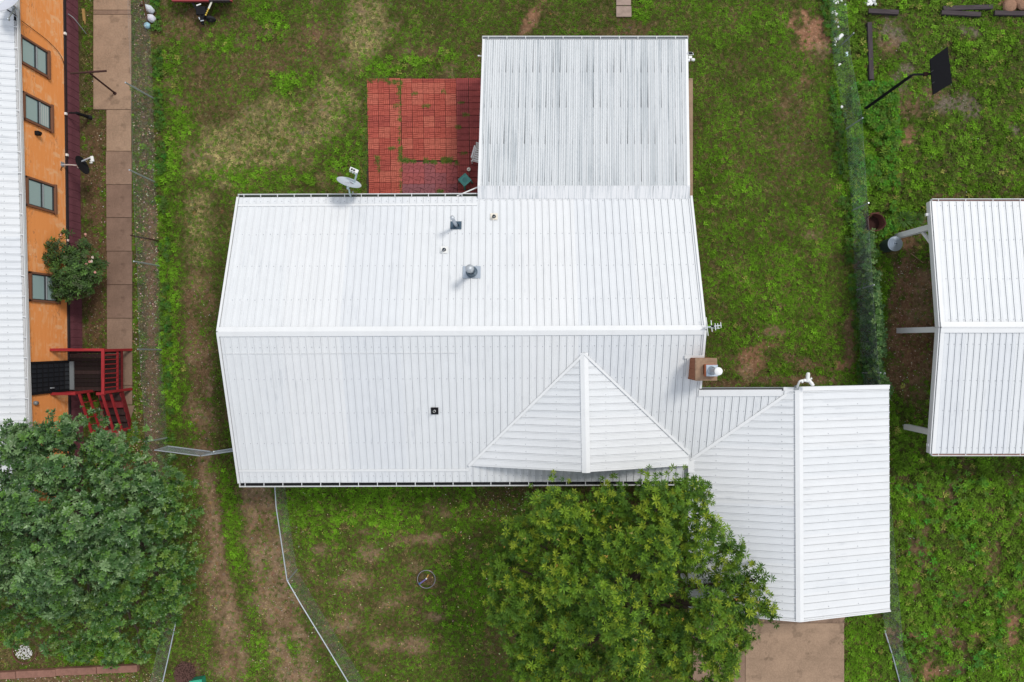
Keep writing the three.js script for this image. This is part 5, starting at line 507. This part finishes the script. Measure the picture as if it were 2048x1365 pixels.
// ------------------------------------------------------------------ leaves, trees and plants
const upward = T => T.map(([a, b, c]) => (b.z - a.z) * (c.x - a.x) - (b.x - a.x) * (c.z - a.z) < 0 ? [a, c, b] : [a, b, c]);   // every blade faces up
const leafGeo = (list) => { const T = []; for (const { dir, len, wid, rise, root = 0, base = 0 } of list) { const d = V3(Math.cos(dir), 0, Math.sin(dir)), s = V3(-d.z, 0, d.x), at = (t, w, y) => d.clone().multiplyScalar(root + t * len * Math.cos(rise)).addScaledVector(s, w * wid).add(V3(0, base + t * len * Math.sin(rise) + y, 0)), b = at(0, 0, 0), l = at(0.5, 0.5, wid * 0.16), r = at(0.5, -0.5, wid * 0.16), mm = at(0.55, 0, 0), tp = at(1, 0, -len * 0.08); T.push([b, mm, l], [b, r, mm], [l, mm, tp], [mm, r, tp]); } return tri(upward(T)); };
const leafMat = (o = {}) => new THREE.MeshPhysicalMaterial({ color: 0xffffff, roughness: 0.5, specularIntensity: 0.35, side: THREE.DoubleSide, ...o });
const whorl = (n, len, wid, riseA, riseB) => leafGeo(Array.from({ length: n }, (_, i) => ({ dir: i * 2.399 + rr(-0.25, 0.25), len: len * rr(0.75, 1.1), wid: wid * rr(0.85, 1.1), rise: lerp(riseA, riseB, i / n) + rr(-0.15, 0.15), root: 0.006, base: 0.02 * i / n })));
const dummy = new THREE.Object3D(), UP = V3(0, 1, 0), Q1 = new THREE.Quaternion(), Q2 = new THREE.Quaternion(), col = new THREE.Color();
function instanced(name, geo, mat, items, parent, kind = 'stuff') { const im = new THREE.InstancedMesh(geo, mat, items.length); im.name = parent ? name : numbered(name); items.forEach((it, i) => { dummy.position.copy(it.p); if (parent) dummy.position.sub(parent.position); if (it.n) { Q1.setFromUnitVectors(UP, it.n); Q2.setFromAxisAngle(UP, it.a); dummy.quaternion.multiplyQuaternions(Q1, Q2); } else dummy.rotation.set(it.tx || 0, it.a, it.tz || 0); dummy.scale.setScalar(it.s); if (it.sy) dummy.scale.y *= it.sy; dummy.updateMatrix(); im.setMatrixAt(i, dummy.matrix); im.setColorAt(i, col.setRGB(...it.c)); }); im.castShadow = im.receiveShadow = true; if (kind) im.userData.kind = kind; (parent || scene).add(im); return im; }
function limb(a, b, r0, r1, sag = 0.1) { const n = 6, g = [], pts = []; for (let i = 0; i <= n; i++) { const t = i / n, p = a.clone().lerp(b, t); p.x += Math.sin(t * 3.1) * sag * rr(-1, 1); p.z += Math.sin(t * 3.1) * sag * rr(-1, 1); p.y -= Math.sin(t * Math.PI) * sag * 0.6; pts.push(p); } for (let i = 0; i < n; i++) g.push(rod(pts[i], pts[i + 1], lerp(r0, r1, i / n), lerp(r0, r1, (i + 1) / n), 7)); return g; }
function tree(name, label, base, fork, lobes, geos, mat, { count, palette, mid, r0, yMin = -0.3, jit = 0.12, flat = 1.0, shrink = 0.67, vary = 0.6, size = [0.8, 1.25] }) {
  const t = thing(name, label, 'tree', base.clone().setY(0)), g = [], items = geos.map(() => []); lobes = lobes.map(L => ({ ...L, c: L.c.clone().add(V3(0, rr(-vary, vary), 0)), r: L.r * shrink })); const inner = lobes.map(L => ({ ...L, c: L.c.clone().add(V3(0, -L.r * 2.0 - 0.3, 0)), r: L.r * 1.15, d: (L.d || 1) * 0.20 }));
  part(t, 'trunk', limb(base.clone().setY(-0.05), fork, r0, r0 * 0.75, 0.06), m.bark);
  for (const L of lobes) { const c = L.c, midp = fork.clone().lerp(c, 0.5).add(V3(0, -0.15, 0)); g.push(...limb(fork, midp, r0 * 0.42, r0 * 0.26, 0.1), ...limb(midp, c.clone().add(V3(0, -L.r * 0.3, 0)), r0 * 0.26, r0 * 0.12, 0.1)); for (let k = 0; k < 4; k++) { const d = V3(rr(-1, 1), rr(-0.2, 0.9), rr(-1, 1)).normalize(); g.push(rod(c.clone().add(V3(0, -L.r * 0.3, 0)), c.clone().addScaledVector(d, L.r * 0.85), r0 * 0.11, 0.008, 5)); } }
  part(t, 'branches', g, m.bark);
  for (const L of [...lobes, ...inner]) { const N = Math.round(count * L.r * L.r * (L.d || 1)), pal = L.pal || palette, tint = rr(0.9, 1.1); for (let i = 0; i < N; i++) { let y = rr(yMin, 1), a = rr(0, Math.PI * 2), q = Math.sqrt(1 - y * y); const d = V3(q * Math.cos(a), y, q * Math.sin(a)); const bump = 0.60 + 0.50 * sstep(0.32, 0.64, fbm(d.x * 2.9 + L.c.x * 3, d.z * 2.9 + L.c.z * 3 + d.y * 1.8, 2)); const rad = L.r * bump * (rnd() < 0.88 ? rr(0.9, 1.06) : rr(0.4, 0.9)); const p = L.c.clone().add(V3(d.x * rad, d.y * rad * flat, d.z * rad)); p.x += rr(-jit, jit); p.z += rr(-jit, jit); const n = d.clone().add(V3(rr(-0.35, 0.35), mid, rr(-0.35, 0.35))).normalize(), c = pal[Math.floor(rnd() * pal.length)], k = rr(0.78, 1.22) * tint; items[i % geos.length].push({ p, n, a: rr(0, 6.28), s: rr(...size), c: c.map(v => v * k) }); } }
  items.forEach((it, i) => instanced('crown', geos[i], mat, it, t, 'stuff')); return t;
}
const lobe = (px, py, h, rpx, d = 1, pal) => ({ c: P(px, py, h), r: rpx * (CAM_H - h) / F, d, pal });
{ // broad tree in the front yard: long leaves in whorls
  const pal = [[0.095, 0.185, 0.013], [0.07, 0.145, 0.012], [0.135, 0.225, 0.015], [0.04, 0.095, 0.012], [0.21, 0.275, 0.02], [0.055, 0.12, 0.011]], geos = [whorl(12, 0.145, 0.036, 0.15, 1.05), whorl(10, 0.16, 0.038, 0.05, 0.9), whorl(14, 0.13, 0.034, 0.2, 1.25)];
  const lobes = [[1115, 1020, 4.6, 62], [1060, 1085, 4.3, 62], [1040, 1180, 4.2, 66], [1060, 1265, 3.9, 56], [1075, 1335, 3.7, 60], [1165, 1075, 5.3, 70], [1130, 1160, 5.5, 72], [1225, 1020, 4.9, 56], [1235, 1110, 5.9, 70], [1225, 1200, 6.0, 74], [1150, 1250, 5.2, 70], [1165, 1340, 4.6, 70], [1255, 1300, 5.2, 70], [1310, 1010, 5.0, 62], [1370, 990, 4.6, 48], [1300, 1090, 5.8, 66], [1320, 1175, 5.5, 60], [1395, 1060, 4.9, 48, 1], [1380, 1130, 5.2, 46, 1], [1440, 1100, 4.4, 46, 0.8], [1455, 1165, 4.4, 46, 0.85], [1490, 1150, 4.0, 34, 0.7], [1410, 1220, 5.0, 66], [1480, 1215, 4.3, 48, 1], [1515, 1200, 3.9, 26, 0.8], [1340, 1260, 4.9, 62], [1350, 1320, 4.8, 62], [1430, 1300, 4.6, 58], [1470, 1270, 4.2, 40], [1270, 1375, 4.5, 62], [1400, 1370, 4.2, 60], [1460, 1340, 3.8, 34, 0.8], [1010, 1130, 3.8, 34], [1500, 1240, 3.7, 22, 0.6], [1525, 1220, 3.6, 16, 0.6], [1010, 1215, 3.7, 36], [1090, 1400, 3.8, 60]].map(a => lobe(...a));
  for (const L of lobes) { L.c.x = 3.55 + (L.c.x - 3.55) * 1.035; L.c.z = 7.0 + (L.c.z - 7.0) * 1.035; }
  const t = tree('broad_tree', 'broad bright green tree with whorled leaves in front of the porch', P(1268, 1235), V3(P(1255, 1200, 2.2).x, 2.2, P(1255, 1200, 2.2).z), lobes, geos, leafMat(), { count: 560, palette: pal, mid: 0.85, r0: 0.20 });
  const fl = []; for (let i = 0; i < 70; i++) { const L = lobes[Math.floor(rnd() * lobes.length)], a = rr(0, 6.28), r = L.r * Math.sqrt(rnd()) * 0.9; fl.push({ p: L.c.clone().add(V3(r * Math.cos(a), Math.sqrt(Math.max(0, L.r * L.r - r * r)) * 0.82, r * Math.sin(a))), n: UP, a: rr(0, 6), s: rr(0.22, 0.5), c: rnd() < 0.6 ? [0.42, 0.22, 0.05] : [0.38, 0.30, 0.10] }); } instanced('dry_leaves', whorl(4, 0.14, 0.05, 0.1, 0.5), leafMat(), fl, t, 'stuff');
}
{ // big grey-green tree at the lower left: short blunt leaves
  const pal = [[0.082, 0.165, 0.048], [0.05, 0.115, 0.03], [0.13, 0.215, 0.08], [0.034, 0.085, 0.022], [0.085, 0.185, 0.028]], low = [[0.055, 0.14, 0.022], [0.085, 0.18, 0.024], [0.038, 0.10, 0.018], [0.12, 0.205, 0.028]], geos = [whorl(10, 0.115, 0.052, 0.15, 1.0), whorl(8, 0.13, 0.056, 0.0, 0.8), whorl(12, 0.10, 0.046, 0.3, 1.2)];
  const top = [[135, 865, 5.0, 56], [60, 890, 5.2, 52], [195, 905, 5.4, 54], [20, 940, 5.6, 60], [120, 945, 6.2, 66], [215, 975, 6.0, 56], [60, 1010, 6.7, 70], [150, 1040, 7.0, 76], [240, 1050, 6.3, 58], [20, 1090, 6.6, 68], [95, 1120, 6.8, 76], [190, 1130, 6.6, 66], [285, 975, 5.0, 52], [30, 1170, 5.9, 56], [-40, 1020, 6.2, 70], [-40, 1140, 6.0, 70], [130, 1180, 5.7, 54], [230, 1110, 5.8, 46], [5, 875, 4.4, 34]].map(a => lobe(...a, 1));
  const side = [[320, 1000, 4.2, 46], [300, 1060, 4.6, 44], [345, 1060, 3.7, 36], [345, 1120, 3.6, 38], [295, 1130, 4.3, 42], [260, 1180, 4.2, 44], [330, 1180, 3.4, 40], [210, 1200, 4.2, 44], [360, 1150, 3.0, 24], [300, 1230, 3.0, 42], [240, 1240, 2.9, 44], [180, 1235, 3.0, 40], [345, 1215, 2.6, 32], [120, 1235, 2.9, 40], [60, 1220, 3.2, 40], [315, 1275, 2.0, 30, 0.7], [255, 1290, 1.7, 36, 0.7], [190, 1285, 1.7, 36, 0.7], [130, 1280, 1.5, 32, 0.55], [70, 1260, 2.0, 32, 0.7], [285, 1315, 1.1, 24, 0.5], [225, 1320, 0.9, 26, 0.5], [10, 1230, 2.8, 36]].map(a => ({ ...lobe(a[0], a[1], a[2], a[3], a[4] || 1), pal: low }));
  for (const L of side) { L.c.x -= 0.14; L.r *= 0.93; }
  tree('dense_tree', 'dense grey-green tree crowding the orange building at the lower left', P(205, 1060), V3(P(180, 1050, 2.0).x, 2.0, P(180, 1050, 2.0).z), [...top, ...side], geos, leafMat({ roughness: 0.36, specularIntensity: 0.8 }), { count: 800, palette: pal, mid: 0.75, r0: 0.24, jit: 0.07, yMin: -0.25 });
}
{ // flowering shrub by the window
  const pal = [[0.045, 0.085, 0.022], [0.06, 0.115, 0.025], [0.075, 0.15, 0.03], [0.035, 0.07, 0.02], [0.06, 0.08, 0.035]], geos = [whorl(7, 0.13, 0.05, 0.0, 0.7), whorl(6, 0.15, 0.045, 0.1, 0.9)], c0 = P(160, 535), t = thing('flowering_shrub', 'leafy shrub with small pink flowers against the orange wall', 'shrub', c0), items = [[], []], st = [], fl = [];
  const lobes = [[115, 505, 1.7, 22], [135, 540, 1.9, 36], [160, 520, 1.5, 30], [180, 545, 1.3, 26], [150, 565, 1.7, 30], [125, 575, 1.6, 24], [105, 490, 1.8, 12, 0.5], [130, 470, 1.6, 9, 0.5], [165, 490, 1.4, 14, 0.6], [195, 530, 1.1, 14, 0.7], [140, 595, 1.5, 10, 0.7], [120, 590, 1.6, 12], [98, 520, 1.8, 16, 0.7], [170, 570, 1.2, 22]].map(a => lobe(...a));
  for (const L of lobes) { st.push(...limb(c0.clone(), L.c, 0.022, 0.010, 0.06)); const N = Math.round(270 * L.r * L.r * 1.9 * (L.d || 1)) + 6; for (let i = 0; i < N; i++) { const y = rr(-0.5, 1), a = rr(0, 6.28), q = Math.sqrt(1 - y * y), d = V3(q * Math.cos(a), y, q * Math.sin(a)), r = L.r * rr(0.4, 1.08); const c = pal[Math.floor(rnd() * 5)], k = rr(0.7, 1.25); items[i % 2].push({ p: L.c.clone().add(V3(d.x * r, d.y * r * 0.9, d.z * r)), n: d.clone().add(V3(0, 0.6, 0)).normalize(), a: rr(0, 6), s: rr(0.7, 1.2), c: c.map(v => v * k) }); } }
  part(t, 'stems', st, m.bark); items.forEach((it, i) => instanced('foliage', geos[i], leafMat(), it, t, 'stuff'));
  for (const [px, py] of [[171, 469], [136, 481], [179, 524], [173, 529], [183, 523], [190, 545], [97, 529], [96, 565], [122, 470], [185, 515]]) fl.push({ p: P(px, py, 1.75), n: UP, a: rr(0, 6), s: rr(0.7, 1), c: rnd() < 0.5 ? [0.66, 0.30, 0.26] : [0.72, 0.55, 0.48] }); instanced('flowers', whorl(5, 0.06, 0.05, 0.2, 0.4), leafMat({ roughness: 0.8 }), fl, t, 'stuff');
}
{ // creeper on the right fence
  const pal = [[0.065, 0.14, 0.045], [0.10, 0.18, 0.06], [0.045, 0.10, 0.03], [0.14, 0.22, 0.07], [0.07, 0.16, 0.03]], items = [[], []], st = [], t = thing('fence_creeper', 'blue-green creeper covering the right fence below the trash can', 'creeper', P(1730, 660)), geos = [whorl(5, 0.08, 0.055, 0.0, 0.6), whorl(6, 0.10, 0.045, 0.1, 0.8)];
  for (let i = 0; i < 6500; i++) { const py = rr(470, 800), base = lerp(1702, 1728, (py - 470) / 330), u = rnd(), dens = 0.5 * sstep(0.42, 0.58, fbm(py * 0.03, u * 3.0 + 7, 3)) * (py < 590 ? 0.4 : 1); if (rnd() > dens) continue; const h = u * 1.25, q = P(base + rr(-3, 8) + (1 - u) * rr(-4, 34) + 14 * (fbm(py * 0.05, 3, 2) - 0.5), py, 0), c = pal[Math.floor(rnd() * 5)], k = rr(0.7, 1.3); items[i % 2].push({ p: V3(q.x + rr(-0.05, 0.15), h, q.z), n: V3(rr(-0.6, 0.6), 1, rr(-0.6, 0.6)).normalize(), a: rr(0, 6), s: rr(0.7, 1.3), c: c.map(v => v * k) }); }
  for (let i = 0; i < 26; i++) { const py = rr(490, 790), x = lerp(1704, 1728, (py - 490) / 300), a = P(x, py), b = P(x + rr(-3, 14), py + rr(-25, 25)); b.y = rr(0.7, 1.25); st.push(...limb(a, b, 0.010, 0.006, 0.12)); } part(t, 'stems', st, m.bark); items.forEach((it, i) => instanced('foliage', geos[i], leafMat({ roughness: 0.5 }), it, t, 'stuff'));
}
// strap-leaved clumps near the carport post
{ const blades = (n, len) => leafGeo(Array.from({ length: n }, (_, i) => ({ dir: i * 2.399, len: len * rr(0.7, 1.1), wid: 0.022, rise: rr(0.2, 1.1) }))); let first = null; const g = blades(90, 0.48);
  for (const [px, py, s, lb, c] of [[1805, 440, 1.1, 'larger spiky strap-leaved plant left of the carport corner', [0.085, 0.17, 0.04]], [1833, 440, 0.85, 'smaller spiky strap-leaved plant touching the carport corner', [0.08, 0.16, 0.035]]]) { const p = P(px, py), t = thing('spiky_plant', lb, 'plant', p, 0, 'spiky plants by the carport corner'); part(t, 'leaves', g.clone().scale(s, s, s).rotateY(px), leafMat({ color: new THREE.Color().setRGB(...c), roughness: 0.55 }), { local: true }); part(t, 'crown_base', lathe([[0.07, 0], [0.05, 0.08], [0.001, 0.1]], 10), m.bark, { local: true }); } }
// ------------------------------------------------------------------ grass, weeds, litter: what nobody could count
{
  const blades = (n, len, wid, a, b, sp) => { const T = []; for (let i = 0; i < n; i++) { const d = rr(0, 6.28), r = rr(a, b), D = V3(Math.cos(d), 0, Math.sin(d)), s = V3(-D.z, 0, D.x), o = V3(rr(-sp, sp), 0, rr(-sp, sp)), L = len * rr(0.6, 1.15), p1 = o.clone().addScaledVector(D, L * 0.5 * Math.cos(r)).add(V3(0, L * 0.5 * Math.sin(r), 0)), p2 = p1.clone().addScaledVector(D, L * 0.5 * Math.cos(r * 0.45)).add(V3(0, L * 0.5 * Math.sin(r * 0.45), 0)), w = s.clone().multiplyScalar(wid / 2); T.push([o.clone().sub(w), o.clone().add(w), p1.clone().add(w)], [o.clone().sub(w), p1.clone().add(w), p1.clone().sub(w)], [p1.clone().sub(w), p1.clone().add(w), p2]); } return tri(upward(T)); };
  const turf = [blades(10, 0.085, 0.011, 0.3, 1.2, 0.035), blades(9, 0.075, 0.012, 0.2, 1.1, 0.04)], straw = [blades(9, 0.08, 0.008, 0.05, 0.6, 0.04)], weed = [whorl(7, 0.085, 0.045, 0.05, 0.7), whorl(9, 0.12, 0.035, 0.1, 0.9)];
  const tg = [[], []], sg = [[]], wg = [[], []], o = new Float32Array(7), blocked = (x, z) => { for (const r of keepOff) if (x > r[0] && x < r[2] && z > r[1] && z < r[3]) return true; return false; };
  const S = 0.066;
  for (let z = GZ0 + 0.3; z < GZ1 - 0.3; z += S) for (let x = GX0 + 0.3; x < GX1 - 0.3; x += S) {
    const X = x + rr(-0.05, 0.05), Z = z + rr(-0.05, 0.05); if (blocked(X, Z)) continue; fieldLerp(X, Z, o); const pn = fbm(X * 2.3, Z * 2.3, 3), cn = vn(X * 7 + 40, Z * 7), cover = o[0] * (0.45 + 1.05 * pn) * (0.55 + 0.8 * cn);
    if (rnd() > cover) { if (rnd() < o[1] * o[1] * 0.75) sg[0].push({ p: V3(X, 0, Z), a: rr(0, 6), s: rr(0.7, 1.2), c: [0.27, 0.205, 0.10].map(v => v * rr(0.5, 1.25)) }); continue; }
    const br = clamp(o[2] + 1.0 * (pn - 0.5) + rr(-0.35, 0.35)), dry = clamp(o[1] + 0.6 * (vn(X * 3.1 + 9, Z * 3.1) - 0.55)); let c = [lerp(0.058, 0.102, br), lerp(0.088, 0.222, br), lerp(0.015, 0.013, br)]; const weedy = rnd() < o[3] * 0.75; if (weedy) { if (rnd() < 0.06) c = [0.17, 0.17, 0.04]; } else if (rnd() < dry * 0.8) { const q = sstep(0.25, 0.75, o[1]); c = [lerp(0.17, 0.37, q), lerp(0.135, 0.305, q), lerp(0.055, 0.13, q)]; } else if (rnd() < 0.10) c = [0.13, 0.10, 0.04]; const k = rr(0.65, 1.3) * (0.75 + 0.5 * fbm(X * 1.1 + 60, Z * 1.1, 2)) * (0.76 + 0.48 * vn(X * 11 + 5, Z * 11)) * 1.34; c = c.map(v => v * k);
    if (weedy) wg[rnd() < 0.5 ? 0 : 1].push({ p: V3(X, rr(0.01, 0.10 * o[3]), Z), a: rr(0, 6), tx: rr(-0.4, 0.4), tz: rr(-0.4, 0.4), s: rr(0.6, 1.5), c }); else tg[rnd() < 0.5 ? 0 : 1].push({ p: V3(X, 0, Z), a: rr(0, 6), s: rr(0.7, 1.15) * (0.8 + 0.4 * o[2] + 0.5 * o[3]), c });
  }
  // longer growth along fence feet, clumps in the paver joints
  for (let i = 0; i < 2600; i++) { const s = rnd() < 0.5, py = rr(-20, s ? 1250 : 800), bx = s ? lerp(303, 345, py / 1250) + 10 : lerp(1655, 1727, py / 800) + (py < 470 ? rr(-10, 4) : 0), q = P(bx + rr(-9, 9), py); fieldLerp(q.x, q.z, o); if (fbm(q.x * 2, q.z * 2, 3) < 0.42) continue; wg[i % 2].push({ p: V3(q.x, rr(0.02, 0.14), q.z), a: rr(0, 6), tx: rr(-0.5, 0.5), tz: rr(-0.5, 0.5), s: rr(0.6, 1.2), c: [0.075, 0.15, 0.028].map(v => v * rr(0.65, 1.25)) }); }
  for (let i = 0; i < 2600; i++) { const A = i % 3 < 2, q = A ? P(rr(1698, 1790), rr(170, 470)) : P(rr(1790, 2048), rr(920, 1365)); if (blocked(q.x, q.z) || fbm(q.x * 1.3 + 20, q.z * 1.3, 3) < (A ? 0.40 : 0.52)) continue; wg[i % 2].push({ p: V3(q.x, rr(0.05, 0.26), q.z), a: rr(0, 6), tx: rr(-0.5, 0.5), tz: rr(-0.5, 0.5), s: rr(0.8, 1.7), c: (rnd() < 0.3 ? [0.13, 0.24, 0.03] : [0.08, 0.185, 0.024]).map(v => v * rr(0.7, 1.3)) }); }
  const joint = []; for (const [px, py, w, h2, n] of [[757, 160, 20, 4, 50], [790, 166, 16, 4, 60], [799, 180, 4, 8, 26], [800, 230, 1.5, 60, 60], [793, 212, 4, 4, 12], [829, 189, 6, 2, 20], [853, 213, 8, 2, 16], [887, 184, 4, 2, 10], [801, 305, 4, 12, 70], [808, 321, 10, 4, 60], [823, 323, 8, 4, 34], [852, 323, 5, 4, 24], [868, 325, 6, 3, 26], [889, 321, 7, 5, 60], [900, 322, 6, 5, 44], [914, 326, 3, 4, 16], [755, 320, 4, 6, 24], [757, 335, 2, 10, 14], [785, 298, 6, 3, 20], [802, 350, 1.5, 40, 30], [933, 231, 6, 3, 26], [917, 256, 5, 2, 18], [922, 206, 6, 1.5, 12], [926, 308, 9, 1.5, 20], [880, 384, 7, 5, 30], [733, 250, 3, 90, 120], [728, 330, 5, 60, 120]]) for (let k = 0; k < n; k++) { const q = P(px + rr(-w, w), py + rr(-h2, h2)); joint.push({ p: V3(q.x, 0.045, q.z), a: rr(0, 6), s: rr(0.6, 1.15), c: (rnd() < 0.7 ? [0.10, 0.165, 0.03] : [0.20, 0.20, 0.05]).map(v => v * rr(0.6, 1.2)) }); }
  const gm = leafMat({ roughness: 0.9, specularIntensity: 0.06 }); const mark = (im, lb, cat) => { im.userData.label = lb; im.userData.category = cat; };
  tg.forEach((it, i) => mark(instanced('grass', turf[i], gm, it), ['short mown grass over the yards, finer tufts', 'short mown grass over the yards, coarser tufts'][i], 'grass')); mark(instanced('dry_grass', straw[0], gm, sg[0]), 'straw coloured dead grass on the bare patches', 'dry grass'); wg.forEach((it, i) => mark(instanced('weeds', weed[i], gm, it), ['broad-leaved weeds in the right yard and fence foot', 'narrow-leaved weeds in the right yard and fence foot'][i], 'weeds')); mark(instanced('joint_grass', turf[1], gm, joint), 'grass growing from the joints of the red pavers', 'grass');
  // dead leaves, chips and pebbles
  const leafL = leafGeo([{ dir: 0, len: 0.06, wid: 0.034, rise: 0.15 }]), lf = []; const scat = (n, x0, y0, x1, y1, cols, s0, s1) => { for (let k = 0; k < n; k++) { const q = P(rr(x0, x1), rr(y0, y1)); if (blocked(q.x, q.z)) continue; lf.push({ p: V3(q.x, rr(0.03, 0.06), q.z), a: rr(0, 6), tx: rr(-0.4, 0.4), tz: rr(-0.4, 0.4), s: rr(s0, s1), c: cols[Math.floor(rnd() * cols.length)].map(v => v * rr(0.7, 1.2)) }); } };
  const tanL = [[0.42, 0.28, 0.17], [0.50, 0.38, 0.26], [0.30, 0.17, 0.10], [0.62, 0.55, 0.45]], yel = [[0.62, 0.50, 0.16], [0.66, 0.58, 0.34], [0.45, 0.26, 0.10]];
  scat(900, 268, 250, 318, 960, tanL, 0.5, 1.2); scat(160, 268, 0, 300, 250, tanL, 0.4, 1); scat(260, 160, 0, 214, 690, tanL, 0.3, 0.9); scat(520, 375, 560, 440, 1365, tanL, 0.3, 0.8); scat(420, 480, 970, 620, 1365, tanL, 0.3, 0.8); scat(240, 620, 980, 980, 1365, yel, 0.4, 1.1); scat(130, 900, 960, 1100, 1365, yel, 0.5, 1.3); scat(110, 1400, 0, 1690, 760, yel, 0.3, 0.7); scat(260, 310, 0, 950, 380, tanL, 0.2, 0.5); scat(420, 1770, 520, 1880, 860, tanL, 0.4, 1.0); scat(240, 1780, 920, 2048, 1365, tanL, 0.3, 0.9); scat(160, 1740, 30, 2048, 400, tanL, 0.3, 0.8); scat(200, 0, 1345, 340, 1365, tanL, 0.4, 1); scat(60, 0, 1270, 130, 1330, tanL, 0.4, 0.8); scat(160, 200, 880, 300, 960, tanL, 0.4, 1); scat(200, 960, 965, 1100, 1040, tanL, 0.4, 1.0);
  mark(instanced('fallen_leaves', leafL, leafMat({ roughness: 0.85 }), lf), 'dead leaves and chips scattered over the yards', 'fallen leaves');
}
renderer.render(scene, camera);
